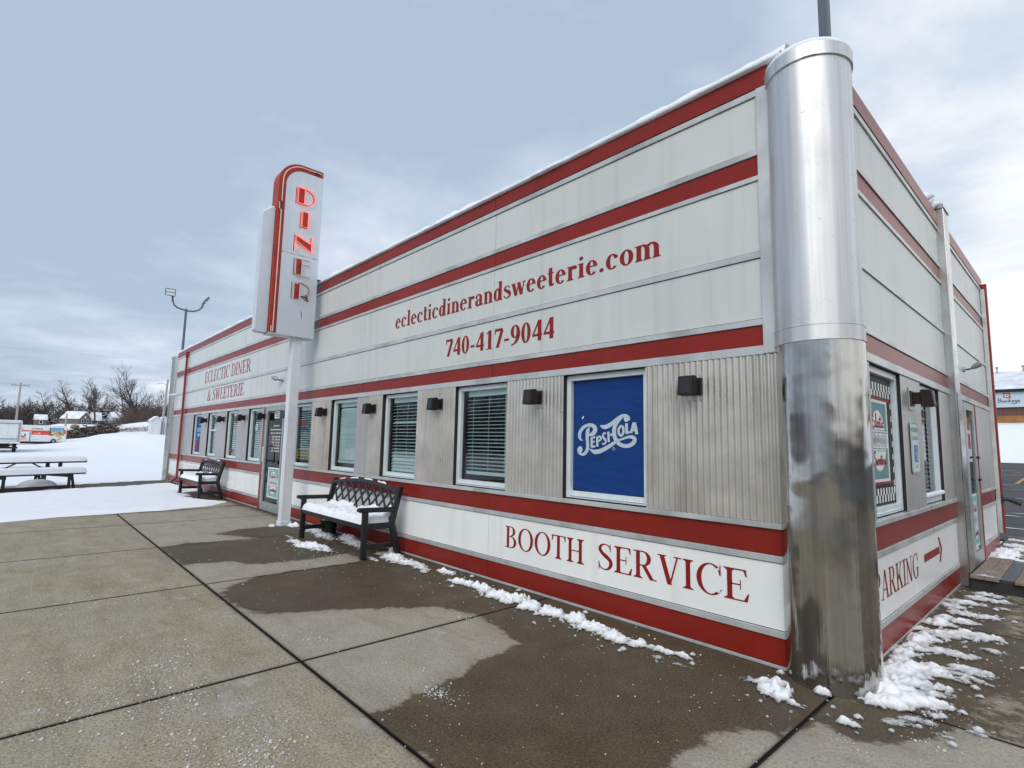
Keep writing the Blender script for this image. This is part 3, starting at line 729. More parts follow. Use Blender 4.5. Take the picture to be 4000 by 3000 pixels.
# --- windows
def window(a, b, face, label, blind=None, insert=None, tilt=0., drop=1.06, seed=0):
    """face 'f': a<b along x at y=.045 ; face 's': along y at x"""
    z0, z1 = ZB + .006, ZT - .003
    d0 = .040 if face == 'f' else .026
    def P(u, v, w):      # w = depth inside the wall plane
        return (u, w, v) if face == 'f' else (XS - w, u, v)
    def bx(mb, u0, u1, v0, v1, w0, w1, mi=0):
        p, q = P(u0, v0, w0), P(u1, v1, w1)
        mb.box(min(p[0], q[0]), max(p[0], q[0]), min(p[1], q[1]), max(p[1], q[1]), v0, v1, mi)
    f = MB(); t = .052; D = d0 + .055
    a2, b2 = a + .006, b - .003
    bx(f, a2, a2 + t, z0, z1, d0, D); bx(f, b2 - t, b2, z0, z1, d0, D)
    bx(f, a2 + t, b2 - t, z1 - t, z1, d0 + .001, D); bx(f, a2 + t, b2 - t, z0, z0 + t + .015, d0 + .001, D)
    bx(f, a2 + t, b2 - t, z0 + .02, z0 + .028, d0 - .008, d0 + .001)
    w = f.build('window', M['frame'], bld, bevel=.003, label=label)
    rv = MB(); bx(rv, a - .001, a + .005, z0 - .004, z1 + .001, -.002, .2); bx(rv, b - .002, b + .001, z0 - .004, z1 + .001, .0, .2)
    bx(rv, a, b, z1 + .0005, z1 + .0025, .0, .2); rv.build('reveal', M['dark'], w)
    g = MB(); k = D - .012
    g.quad(P(a2 + t, z0 + t, k), P(b2 - t, z0 + t, k), P(b2 - t, z1 - t, k), P(a2 + t, z1 - t, k)); g.build('pane', M['glass'], w, fix=False)
    if blind:
        rnd = random.Random(seed); s = MB()
        yb = D + .04; u0, u1 = a2 + t + .05, b2 - t + .03
        bx(s, u0, u1, z1 - t - .065, z1 - t + .01, yb - .01, yb + .03)
        zt = z1 - t - .09; n = 20; zb = z0 + t + (.03 if drop > 1 else .13); st = (zt - zb) / n
        for i in range(n):
            z = zt - st * (i + .5); tl = tilt + rnd.uniform(-.012, .012) + (.45 if rnd.random() < .05 else 0)
            if blind == 'mix' and i > 13: tl = .35 + .1 * (i - 13)
            if blind == 'mix' and i == 16: tl = 1.0
            hw = .026
            dy, dz = hw * math.cos(tl), hw * math.sin(tl)
            sag = rnd.uniform(-.003, .003)
            p = [P(u0, z - dz, yb - dy), P(u1, z - dz + sag, yb - dy), P(u1, z + dz + sag, yb + dy), P(u0, z + dz, yb + dy)]
            q = [(x, y, zz + .003) for x, y, zz in p]
            s.add(p + q, [(0,1,2,3),(7,6,5,4),(0,4,5,1),(1,5,6,2),(2,6,7,3),(3,7,4,0)])
        bx(s, u0, u1, zb - .05, zb - .012, yb - .02, yb + .02)
        for uu in (u0 + .12, (u0 + u1) / 2, u1 - .12):
            bx(s, uu - .002, uu + .002, zb, zt, yb - .026, yb - .024)
        s.build('blind', M['blind'], w)
    return w, P, (a2 + t, b2 - t, z0 + t, z1 - t, k)

WL = ['window filled by a blue cola poster', 'window with nearly level open blinds and dark interior', 'window with level blinds, one slat hanging askew',
      'window with blinds tilted nearly closed', 'window behind the white sign pole, with red lettering and a yellow notice', 'window left of the front door with a small white sticker',
      'window with blinds and a small red sticker', 'narrow looking window with horizontal sliding sash and blinds', 'far window with a blue poster']
SPEC = [dict(), dict(blind='y', tilt=.20, seed=2, drop=0), dict(blind='mix', tilt=.26, seed=5), dict(blind='y', tilt=1.02, seed=3, drop=0), dict(blind='y', tilt=.45, seed=4, drop=0),
        dict(blind='y', tilt=.62, seed=6), dict(blind='y', tilt=.60, seed=7), dict(blind='y', tilt=.66, seed=8), dict()]
WIN = []
for (a, b), lb, sp in zip(OPEN, WL, SPEC):
    WIN.append(window(a, b, 'f', lb, **sp))
for i, (a, b) in enumerate(OPS):
    WIN.append(window(a, b, 's', ['side window filled by a chequered diner poster', 'side window with snow on its sill'][i], **([{}, dict(blind='y', tilt=.4, seed=9)][i])))

# cola poster in the first window
w, P, (u0, u1, v0, v1, k) = WIN[0]
post = MB(); kk = k - .003
for i in range(12):
    a, b = u0 + .012 + (u1 - u0 - .016) * i / 12, u0 + .012 + (u1 - u0 - .016) * (i + 1) / 12
    za = v0 + .035 - .02 * math.sin(i / 12 * 3.0); zb = v0 + .035 - .02 * math.sin((i + 1) / 12 * 3.0)
    post.quad((a, kk, za), (b, kk, zb), (b, kk, v1 - .004), (a, kk, v1 - .004))
post.build('cola_poster', M['cola'], w, fix=False)
MB().box(u0, u1, k + .006, k + .012, v0, v1).build('poster_backing', M['dark'], w)
LG = dict(
 P1=([(-2.050,1.540),(-2.072,1.541),(-2.092,1.572),(-2.087,1.613),(-2.055,1.653),(-2.003,1.68),(-1.952,1.683),(-1.913,1.665),(-1.901,1.639),(-1.918,1.608),(-1.957,1.591),(-1.99,1.586)],
     [.004,.018,.038,.038,.036,.030,.034,.044,.050,.046,.030,.016]),
 P2=([(-1.970,1.662),(-1.991,1.626),(-1.997,1.577),(-1.994,1.529),(-1.991,1.476),(-2.002,1.436),(-2.036,1.406),(-2.076,1.405),(-2.104,1.424),(-2.108,1.447)],
     [.008,.042,.040,.038,.038,.036,.030,.026,.024,.026]),
 P3=([(-2.085,1.447),(-2.084,1.449)], [.062,.062]),
 C1=([(-1.838,1.675),(-1.803,1.664),(-1.76,1.668),(-1.707,1.693),(-1.655,1.727),(-1.603,1.755),(-1.558,1.763),(-1.525,1.749),(-1.518,1.732)],
     [.012,.036,.040,.038,.036,.034,.030,.028,.026]),
 C1b=([(-1.545,1.735),(-1.544,1.736)], [.058,.058]),
 C2=([(-1.588,1.751),(-1.634,1.714),(-1.67,1.672),(-1.681,1.625),(-1.676,1.578),(-1.65,1.532),(-1.604,1.499),(-1.548,1.49),(-1.499,1.501),(-1.465,1.526),(-1.459,1.554),(-1.484,1.571),(-1.523,1.571),(-1.573,1.558),(-1.63,1.540)],
     [.014,.030,.040,.044,.044,.042,.036,.034,.036,.040,.040,.032,.024,.020,.018]),
 C3=([(-1.62,1.548),(-1.676,1.519),(-1.738,1.484),(-1.802,1.453),(-1.857,1.435),(-1.912,1.431),(-1.972,1.458)], [.018,.030,.036,.040,.042,.040,.004]),
 O=([(-1.604,1.675),(-1.629,1.642),(-1.629,1.605),(-1.605,1.583),(-1.581,1.606),(-1.580,1.654),(-1.604,1.675)], [.020,.026,.026,.020,.026,.026,.020]),
 L=([(-1.545,1.694),(-1.541,1.598)], .030), L2=([(-1.556,1.606),(-1.510,1.615)], .020),
 A1=([(-1.466,1.700),(-1.496,1.606)], .026), A2=([(-1.459,1.700),(-1.434,1.596)], .032), A3=([(-1.484,1.632),(-1.449,1.632)], .018),
 E=([(-1.943,1.566),(-1.941,1.470)], .026), E1=([(-1.948,1.560),(-1.901,1.569)], .018), E2=([(-1.943,1.520),(-1.907,1.527)], .018), E3=([(-1.948,1.474),(-1.898,1.482)], .019),
 p=([(-1.876,1.572),(-1.874,1.480)], .026), pb=([(-1.876,1.569),(-1.841,1.573),(-1.832,1.556),(-1.846,1.537),(-1.873,1.530)], [.016,.018,.024,.018,.014]),
 S=([(-1.773,1.603),(-1.797,1.604),(-1.811,1.582),(-1.797,1.559),(-1.778,1.542),(-1.778,1.518),(-1.797,1.505),(-1.820,1.508)], [.018,.018,.020,.024,.024,.020,.018,.016]),
 I=([(-1.747,1.620),(-1.741,1.523)], .026), H=([(-1.726,1.589),(-1.704,1.594)], .022))
pl = []
for kx, (pts, ww) in LG.items():
    pl += ribbon(pts, ww, sub=(1 if len(pts) < 3 else 8), ends=kx in ('P3', 'C1b', 'P2', 'C1'))
pl += ell(-1.684, 1.463, .014, .014, .004, .004, n=14)
polys_mesh(pl, lambda a, b, off: (a, kk - off, b), .0022, 'cola_logo', M['cola_logo'], w)
MB().add([(-2.063, kk - .004, 1.755), (-2.04, kk - .004, 1.775), (-2.036, kk - .004, 1.76), (-2.06, kk - .004, 1.738)], [(0, 1, 2, 3)]).build('torn_spot', M['paper'], w, fix=False)

# poster in the far window
w, P, (u0, u1, v0, v1, k) = WIN[8]
MB().box(u0 + .004, u1 - .004, k - .008, k - .004, v0 + .004, v1 - .004).build('blue_poster', M['cola'], w)
pf = lambda a, b, off: (a, k - .009 - off, b)
polys_mesh(rect(u0 + .30, 1.86, u0 + .62, 1.90) + rect(u0 + .10, 1.66, u0 + .60, 1.78) + rect(u0 + .16, 1.52, u0 + .66, 1.62) + ell(u0 + .20, 1.44, .10, .035, .03, .015, n=18), pf, .001, 'poster_lettering', M['skyprint'], w)
polys_mesh(rect(u0 + .05, 1.04, u0 + .27, 1.40) + ribbon([(u0 + .4, 1.36), (u0 + .32, 1.25), (u0 + .36, 1.1)], .07), pf, .0016, 'poster_cup', M['scriptred'], w)
# stickers and notices behind the panes
w, P, (u0, u1, v0, v1, k) = WIN[4]
gf = lambda a, b, off: (a, k - off, b)
sans('OPEN', gf, -9.26, -8.80, 1.775, .085, 'red_lettering', M['letter'], w, bold=.02, flip=True)
sans('HEAD', gf, -9.22, -8.78, 1.66, .085, 'red_lettering', M['navy'], w, bold=.02, flip=True)
MB().box(-9.26, -8.62, k + .01, k + .014, 1.12, 1.31).build('yellow_notice', M['yellowprint'], w)
polys_mesh(rect(-9.22, 1.205, -8.66, 1.228) + rect(-9.2, 1.255, -8.7, 1.285) + rect(-9.2, 1.14, -8.7, 1.175), lambda a, b, off: (a, k + .009 - off, b), .001, 'notice_print', M['checkblack'], w)
w, P, (u0, u1, v0, v1, k) = WIN[5]
MB().box(-11.80, -11.64, k - .004, k - .001, 1.69, 1.81).build('sticker', M['paper'], w)
polys_mesh(rect(-11.78, 1.71, -11.66, 1.722) + rect(-11.78, 1.74, -11.66, 1.752) + rect(-11.77, 1.77, -11.67, 1.79), lambda a, b, off: (a, k - .005 - off, b), .001, 'sticker_print', M['darkprint'], w)
w, P, (u0, u1, v0, v1, k) = WIN[6]
MB().box(-13.60, -13.46, k - .003, k - .001, 1.10, 1.22).build('sticker', M['scriptred'], w)
w, P, (u0, u1, v0, v1, k) = WIN[7]
MB().box(u0, u1, k - .02, k - .002, 1.68, 1.72).build('sash_rail', M['frame'], w)

# --- chequered poster with the diner sign (side window and front door share the design)
SCRIPT_E = [[(.06, .70), (.00, .82), (-.08, .72), (-.05, .56), (.03, .52), (-.07, .46), (-.11, .28), (-.02, .12), (.10, .20)],
            [(.20, .46), (.13, .44), (.12, .26), (.19, .18), (.27, .28), (.34, .60), (.36, .90), (.31, .80), (.30, .40), (.33, .20), (.40, .22), (.45, .36), (.50, .44), (.46, .46), (.43, .34), (.47, .20), (.55, .24)],
            [(.66, .42), (.59, .44), (.56, .30), (.61, .19), (.69, .24), (.74, .50), (.78, .74), (.74, .50), (.74, .26), (.79, .19), (.86, .28), (.90, .46), (.88, .26), (.92, .19), (.98, .26)],
            [(1.08, .42), (1.01, .44), (.98, .30), (1.03, .19), (1.13, .26)], [(.66, .62), (.86, .64)], [(.90, .58), (.91, .60)]]
SCRIPT_S = [[(.12, .74), (.04, .86), (-.06, .74), (.00, .58), (.09, .44), (.05, .22), (-.06, .14), (-.14, .26)],
            [(.14, .46), (.15, .24), (.20, .19), (.26, .44), (.26, .24), (.32, .19), (.37, .46), (.42, .36)],
            [(.42, .30), (.50, .40), (.46, .46), (.42, .34), (.46, .20), (.54, .26), (.62, .40), (.58, .46), (.54, .34), (.58, .20), (.66, .28), (.70, .50), (.72, .70), (.70, .40), (.72, .20), (.78, .24)],
            [(.78, .30), (.85, .40), (.81, .46), (.78, .34), (.82, .20), (.90, .28), (.93, .46), (.98, .42), (.98, .24), (1.02, .20), (1.06, .30), (1.07, .44), (1.06, .24), (1.12, .20), (1.19, .38), (1.15, .46), (1.12, .34), (1.16, .20), (1.24, .26)], [(.62, .58), (.80, .60)]]
def diner_poster(fn, cu, cv, W, H, parent, teal, big=True):
    """oval diner sign: centre cu,cv ; W,H of the teal field"""
    hw, hh = W / 2, H / 2
    f = lambda o: (lambda a, b, off: fn(a, b, o + off))
    polys_mesh(rect(cu - hw * 1.16, cv - hh * 1.10, cu + hw * 1.16, cv + hh * 1.10), f(.001), 0, 'poster_sheet', M['paper'], parent)
    polys_mesh(rect(cu - hw, cv + hh * .26, cu + hw, cv + hh) + rect(cu - hw, cv - hh, cu + hw, cv - hh * .24), f(.0022), 0, 'poster_field', teal, parent)
    polys_mesh(ell(cu, cv + hh * .0, hw * .80, hh * .80, hw * .80, hh * .80, 18, 162, n=24) + ell(cu, cv, hw * .80, hh * .80, hw * .80, hh * .80, 198, 342, n=24), f(.0034), 0, 'poster_oval', M['paper'], parent)
    polys_mesh(rect(cu - hw, cv + hh * .20, cu + hw, cv + hh * .225) + rect(cu - hw, cv - hh * .225, cu + hw, cv - hh * .20) + rect(cu - hw, cv + hh * .265, cu + hw, cv + hh * .28) + rect(cu - hw, cv - hh * .28, cu + hw, cv - hh * .265), f(.0046), 0, 'poster_rule', teal, parent)
    rings = []
    for i in range(5):
        rings += ell(cu + hw * (-.76 + .38 * i), cv, hw * .17, hh * .165, hw * .035, hh * .022, n=22)
    polys_mesh(rings, f(.0046), 0, 'poster_ring', M['truckgrey'], parent)
    for i, ch in enumerate('DINER'):
        sans(ch, fn, cu + hw * (-.84 + .38 * i), cu + hw * (-.68 + .38 * i), cv - hh * .07, hh * .14, 'poster_letter', M['truckgrey'], parent, off=.006)
    for scr, v in ((SCRIPT_E, cv + hh * .26), (SCRIPT_S, cv - hh * .72)):
        pp = []
        for st in scr:
            pts = [(cu + (x - .52) * hw * 1.02, v + y * hh * .50) for x, y in st]
            pp += ribbon(pts, hw * .048, sub=5, ends=True)
        polys_mesh(pp, f(.006), 0, 'poster_script', M['scriptred'], parent)
w, P, (u0, u1, v0, v1, k) = WIN[9]
sf = lambda a, b, off: (XS - k + off - .012, a, b)
MB().box(XS - k + .001, XS - k + .005, u0 + .01, u1 - .004, v0 + .01, v1 - .004).build('chequer_poster', M['checkblack'], w)
fs = lambda a, b, off: (XS - k + .005 + off, a, b)
ch_ = []
cw_ = .043
for i in range(int((u1 - u0) / cw_)):
    for j, (za, zb) in enumerate([(2.06, 1.995), (1.995, 1.945), (1.19, 1.135), (1.135, 1.075)]):
        if (i + j) % 2 == 0: ch_ += rect(u0 + .015 + i * cw_, zb, u0 + .015 + (i + 1) * cw_, za)
for j in range(14):
    z = 1.20 + j * .055
    if j % 2 == 0: ch_ += rect(u1 - .055, z, u1 - .025, z + .05) + rect(u0 + .02, z, u0 + .05, z + .05)
polys_mesh(ch_, fs, .001, 'chequer_print', M['paper'], w)
polys_mesh(rect(u0 + .06, 1.915, u1 - .08, 1.935) + rect(u0 + .06, 1.222, u1 - .08, 1.242), fs, .0035, 'poster_rule', M['scriptred'], w)
diner_poster(fs, 1.255, 1.578, .545, .625, w, M['teal'])
# snow on the side window sills
MB().box(XS - .03, XS + .015, 2.60, 3.42, ZB + .074, ZB + .115).build('sill_snow', M['snow'], WIN[10][0], bevel=.012)

# --- lettering
write('eclecticdinerandsweeterie.com', 'web_lettering', M['letter'], bld, FRONT, -5.566, -1.127, 3.133, .218, S=.165, h=.055)
write('740-417-9044', 'phone_lettering', M['letter'], bld, FRONT, -4.275, -2.363, 2.578, .222, S=.175, h=.06)
write('ECLECTIC DINER', 'name_lettering', M['letter'], bld, FRONT, -16.45, -12.2, 3.08, .325, S=.125, h=.045)
write('& SWEETERIE', 'name_lettering', M['letter'], bld, FRONT, -16.0, -12.61, 2.535, .31, S=.125, h=.045)
write('BOOTH', 'booth_lettering', M['letter'], bld, FRONT, -3.055, -1.955, .393, .222, S=.13, h=.042)
write('SERVICE', 'booth_lettering', M['letter'], bld, FRONT, -1.81, -.435, .393, .224, S=.13, h=.042)
write('AIR CONDITIONED', 'air_lettering', M['letter_pale'], bld, FRONT, -18.80, -15.4, .43, .22, S=.10, h=.04)
write('PARKING', 'parking_lettering', M['letter'], bld, SIDE, .66, 2.07, .393, .208, S=.12, h=.042)
polys_mesh(rect(2.31, .478, 3.02, .548) + [[(2.985, .395), (3.05, .395), (3.15, .515), (3.08, .515)], [(3.08, .515), (3.15, .515), (3.03, .64), (2.97, .64)]], SIDE, .0022, 'parking_arrow', M['letter'], bld)

# --- front door
dl, dr = DOOR
d = MB(); dz1 = ZT - .003
d.box(dl, dl + .12, -.035, .01, .012, dz1); d.box(dr - .07, dr, -.035, .01, .012, dz1)
d.box(dl + .12, dr - .07, -.034, .01, 2.075, dz1); d.box(dl + .12, dr - .07, -.034, .01, .012, .185)
d.box(dl + .05, dl + .055, -.037, -.03, .02, 2.17)
door = d.build('door', M['doorframe'], bld, bevel=.004, label='glass front door with white opening hours')
MB().quad((dl + .12, -.006, .185), (dr - .07, -.006, .185), (dr - .07, -.006, 2.075), (dl + .12, -.006, 2.075)).build('pane', M['glass_dark'], door, fix=False)
MB().box(dl + .1, dr - .05, .02, .03, .1, 2.1).build('dark_backing', M['dark'], door)
MB().tube([(-10.42, -.04, 1.34), (-10.42, -.085, 1.34), (-10.42, -.085, .99), (-10.42, -.04, .99)], .013, 8).box(-10.56, -10.30, -.05, -.02, 1.335, 1.37).build('handle', M['blackmetal'], door)
MB().box(dl - .0, dl + .045, -.05, -.035, 1.0, 1.32).build('lock_plate', M['frame'], door, bevel=.004)
DF = lambda a, b, off: (a, -.0075 - off, b)
polys_mesh(rect(-10.34, 1.918, -10.05, 2.062), DF, .0, 'number_plate', M['paper'], door)
sans('755', DF, -10.32, -10.07, 1.935, .11, 'number_lettering', M['checkblack'], door, bold=.02)
sans('740-417-9044', DF, -10.34, -10.02, 1.745, .032, 'hours_lettering', M['paper'], door, bold=.03)
sans('eclecticdinerandsweeterie.com', DF, -10.51, -9.885, 1.668, .035, 'hours_lettering', M['paper'], door, bold=.03)
sans('HOURS OF OPERATION', DF, -10.50, -9.89, 1.592, .036, 'hours_lettering', M['paper'], door, bold=.02)
for i, t in enumerate(['MON  7AM-2PM', 'TUE  7AM-2PM', 'WED  7AM-2PM', 'THUR  7AM-2PM', 'FRI  7AM-8PM', 'SAT  7AM-2PM']):
    sans(t, DF, -10.40, -9.935, 1.515 - .058 * i, .036, 'hours_lettering', M['paper'], door, bold=.03)
diner_poster(lambda a, b, off: (a, -.008 - off, b), -10.17, .597, .56, .56, door, M['teal_light'])

# --- side door beyond the pilaster
a, b = DOORS
d = MB()
d.box(XS - .03, XS + .02, a - .05, a + .08, .06, 2.16); d.box(XS - .03, XS + .02, b - .12, b + .02, .06, 2.16)
d.box(XS - .03, XS + .019, a + .08, b - .12, 2.06, 2.16); d.box(XS - .03, XS + .019, a + .08, b - .12, .06, .22)
sdoor = d.build('door', M['doorframe'], bld, bevel=.004, label='glass side door beside the square steel pilaster')
MB().quad((XS, a + .08, .2), (XS, b - .12, .2), (XS, b - .12, 2.07), (XS, a + .08, 2.07)).build('pane', M['glass_dark'], sdoor, fix=False)
MB().box(XS - .028, XS - .022, a + .05, b - .1, .1, 2.1).build('dark_backing', M['dark'], sdoor)
MB().box(XS - .02, XS + .028, b + .022, b + .075, .02, ZT).build('door_jamb', M['redpipe'], bld, bevel=.004)
for z in (1.12, 1.42): MB().box(XS + .02, XS + .05, b - .10, b + .01, z, z + .03).build('hinge', M['blackmetal'], sdoor)
diner_poster(lambda a_, b_, off: (XS + .002 + off, a_, b_), 5.42, .62, .42, .62, sdoor, M['teal_light'])
polys_mesh(rect(5.2, 1.55, 5.5, 1.75) + rect(5.2, 1.8, 5.5, 1.95), lambda a_, b_, off: (XS + .002 + off, a_, b_), .001, 'door_notice', M['scriptred'], sdoor)

# --- corner column, far corner column, pilaster
def column(cx, cy, r, lo, hi, name):
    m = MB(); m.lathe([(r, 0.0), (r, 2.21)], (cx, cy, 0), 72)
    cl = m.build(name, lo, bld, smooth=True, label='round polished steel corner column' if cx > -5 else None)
    MB().lathe([(r + .002, 2.208), (r + .006, 2.211), (r + .006, 2.218), (r + .003, 2.221), (r + .003, 2.31), (r + .0055, 2.312), (r + .0055, 2.320), (r + .001, 2.323)], (cx, cy, 0), 72).build('column_ring', hi, cl, smooth='auto')
    MB().lathe([(r, 2.323), (r, 4.205)], (cx, cy, 0), 72).build('upper_shaft', hi, cl, smooth=True)
    MB().lathe([(r + .001, 4.200), (r + .012, 4.204), (r + .012, 4.300), (r + .004, 4.308), (.0, 4.308)], (cx, cy, 0), 72).build('column_cap', hi, cl, smooth='auto')
    return cl
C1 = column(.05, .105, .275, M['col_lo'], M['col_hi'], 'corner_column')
MB().box(-.278, -.19, -.022, .01, 2.18, 4.24).build('corner_trim', M['trim'], bld, bevel=.003)
MB().box(XS - .01, XS + .02, .20, .33, .03, 4.24).build('corner_trim', M['trim'], bld, bevel=.003)
MB().lathe([(.2895, 4.205), (.2895, 4.300)], (.05, .105, 0), 10, -78, -60).build('cap_joint', M['col_hi'], C1)
column(-20.64, .13, .27, M['pilaster'], M['pilaster'], 'far_corner_column')
pil = MB().box(XS - .02, .25, 4.05, 4.352, .0, 4.44).build('pilaster', M['pilaster'], bld, bevel=.006)
MB().box(XS - .03, .262, 4.04, 4.362, 4.44, 4.50).build('pilaster_cap', M['pilaster'], pil, bevel=.004)
MB().box(.252, .262, 4.06, 4.345, .02, 2.2).build('pilaster_skin', M['pilaster'], pil, bevel=.003)
# downspouts
MB().box(-18.82, -18.74, -.085, -.028, .16, 4.26).box(-18.84, -18.72, -.10, -.02, 4.1, 4.28).bar((-18.78, -.06, .2), (-18.78, -.2, .06), .08, .06).build('downspout', M['redpipe'], bld, bevel=.006)
MB().box(XS + .005, XS + .085, 7.66, 7.74, .25, 4.3).build('downspout', M['redpipe'], bld, bevel=.006)
MB().box(XS + .005, XS + .06, 7.60, 7.652, .25, 4.2).build('pale_conduit', M['trim'], bld, bevel=.006)
hb = MB().tube([(XS + .02, 7.66, .78), (XS + .17, 7.66, .78)], .03, 10).tube([(XS + .17, 7.66, .78), (XS + .30, 7.66, .73)], .045, 10).tube([(XS + .04, 7.66, .72), (XS + .04, 7.66, .85)], .05, 10)
tag(hb.build('hose_bib', M['brass'], None, smooth='auto'), 'dark hose tap sticking out at the far end of the side wall', 'tap')

# ================================================================== WALL LAMPS
lampg = 'brown box lamps along the diner walls'
def lamp_geo(loc, label, side=False):
    t = thing('wall_lamp', label, 'wall lamp', loc, lampg)
    def tr(mb):
        if side: mb.v = [(-y, x, z) for x, y, z in mb.v]
        mb.v = [(x + loc[0], y + loc[1], z + loc[2]) for x, y, z in mb.v]; return mb
    prof = [(-.172, .153), (-.105, .160), (-.092, .15), (-.092, .012), (-.105, .0), (-.190, .003)]
    tr(MB().prism(prof, lambda a, b, q: (q, a, b), -.060, .060)).build('housing', M['brown'], t, bevel=.006)
    tr(MB().prism([(-.186, .02), (-.172, .14), (-.1765, .14), (-.1905, .02)], lambda a, b, q: (q, a, b), -.045, .045)).build('lens', M['blackmetal'], t)
    tr(MB().box(-.038, .038, -.093, -.03, .03, .135)).build('arm', M['brown'], t, bevel=.004)
    tr(MB().box(-.062, .062, -.031, -.006, .012, .15)).build('back_plate', M['blackmetal'], t, bevel=.004)
    tr(MB().box(-.066, .066, -.0135, -.004, -.028, .182)).build('gasket', M['corr'], t, bevel=.002)
    return t
LL = ['brown box wall lamp nearest the round corner column, right of the cola window', 'brown box wall lamp between the cola window and its neighbour', 'brown box wall lamp on ribbed steel, third from the corner column',
      'brown box wall lamp fourth from the corner column', 'brown box wall lamp just right of the white sign pole', 'brown box wall lamp between the front door and the white sign pole',
      'brown box wall lamp at the left jamb of the front door', 'brown box wall lamp on flat steel, second one left of the door', 'brown box wall lamp third one left of the door', 'brown box wall lamp beside the far blue poster window']
LX = [-.82, -2.57, -4.32, -6.05, -7.78, -9.36, -10.90, -12.31, -14.03, -15.78]
base = lamp_geo((LX[0], -.004, 1.890), LL[0])
for x, l in zip(LX[1:], LL[1:]): dup(base, (x, -.004, 1.890), l)
lamp_geo((XS + .004, 2.10, 1.90), 'brown box wall lamp on the side wall above the blue parking sign', True)

# small grey floodlights
def spot(loc, aim, label, side, k=.62):
    t = thing('spot_lamp', label, 'floodlight', loc, 'grey swivel floodlights on the wall')
    l = Vector(loc); a = Vector(aim)
    n = Vector((1, 0, 0)) if side else Vector((0, -1, 0))
    u = n.orthogonal().normalized(); v = n.cross(u)
    def disc(c, r0, h): return [tuple(c + (u * math.cos(k * math.pi / 10) + v * math.sin(k * math.pi / 10)) * r0 + n * h) for k in range(20)]
    m = MB(); m.add(disc(l, .075 * k, .0) + disc(l, .06 * k, .03 * k), [tuple((k, (k + 1) % 20, 20 + (k + 1) % 20, 20 + k)) for k in range(20)] + [tuple(range(20, 40))])
    m.build('mount_plate', M['spot'], t, smooth='auto')
    MB().tube([l + n * .03 * k, l + n * .10 * k, l + n * .13 * k + a * .03 * k], [.018 * k, .022 * k, .02 * k], 10).build('arm', M['blackmetal'], t, smooth='auto')
    p = l + n * .13 * k + a * .03 * k
    MB().tube([p, p + a * .04 * k, p + a * .10 * k, p + a * .2 * k, p + a * .27 * k, p + a * .275 * k], [.022 * k, .045 * k, .068 * k, .075 * k, .06 * k, .02 * k], 16).build('lamp_head', M['spot'], t, smooth='auto')
spot((-10.02, -.004, 2.70), Vector((-.85, -.35, .30)).normalized(), 'grey swivel floodlight above the front door', False)
spot((XS + .004, 5.35, 2.61), Vector((.55, -.2, .30)).normalized(), 'grey swivel floodlight above the side door', True, .5)
cm = MB().box(-19.98, -19.90, -.10, -.01, 2.92, 2.98).tube([(-19.96, -.08, 2.93), (-19.98, -.24, 2.90)], .035, 10)
tag(cm.build('security_camera', M['paper'], None, smooth='auto'), 'small white security camera near the far corner post', 'camera')

# accessible parking sign
pk = thing('parking_sign', 'reserved parking plate with blue wheelchair symbol on the side wall', 'sign', (XS + .02, 2.14, 1.29))
def rrect(y0, y1, z0, z1, r, n=5):
    o = []
    for cx, cz, a0 in ((y1 - r, z1 - r, 0), (y0 + r, z1 - r, 90), (y0 + r, z0 + r, 180), (y1 - r, z0 + r, 270)):
        o += [(cx + r * math.cos(R(a0 + 90 * k / n)), cz + r * math.sin(R(a0 + 90 * k / n))) for k in range(n + 1)]
    return o
MB().prism(rrect(1.985, 2.295, 1.295, 1.76, .035), lambda a, b, q: (q, a, b), XS + .016, XS + .020).build('plate', M['hcface'], pk)
HF = lambda a, b, off: (XS + .0205 + off, a, b)
o_, i_ = rrect(1.990, 2.290, 1.300, 1.755, .032), rrect(1.997, 2.283, 1.307, 1.748, .027)
polys_mesh([[o_[k], o_[(k + 1) % 24], i_[(k + 1) % 24], i_[k]] for k in range(24)], HF, .0005, 'border', M['hcgreen'], pk)
sans('RESERVED', HF, 2.015, 2.27, 1.675, .04, 'sign_lettering', M['hcgreen'], pk, off=.001, bold=.01)
sans('PARKING', HF, 2.03, 2.255, 1.60, .035, 'sign_lettering', M['hcgreen'], pk, off=.001)
polys_mesh(rect(2.075, 1.40, 2.22, 1.555), HF, .0006, 'symbol_field', M['hcblue'], pk)
polys_mesh(ell(2.155, 1.445, .036, .034, .008, .008, 120, 400, n=22) + rect(2.13, 1.45, 2.139, 1.515) + ell(2.135, 1.528, .011, .012, .011, .012, n=14) + rect(2.13, 1.475, 2.17, 1.484) + [[(2.165, 1.475), (2.176, 1.475), (2.20, 1.425), (2.19, 1.42)]], HF, .0016, 'wheelchair_symbol', M['paper'], pk)
sans('ONLY', HF, 2.11, 2.19, 1.345, .03, 'sign_lettering', M['hcgreen'], pk, off=.001)
for z in (1.73, 1.325): MB().tube([(XS + .02, 2.14, z), (XS + .027, 2.14, z)], .008, 8).build('bolt', M['frame'], pk)

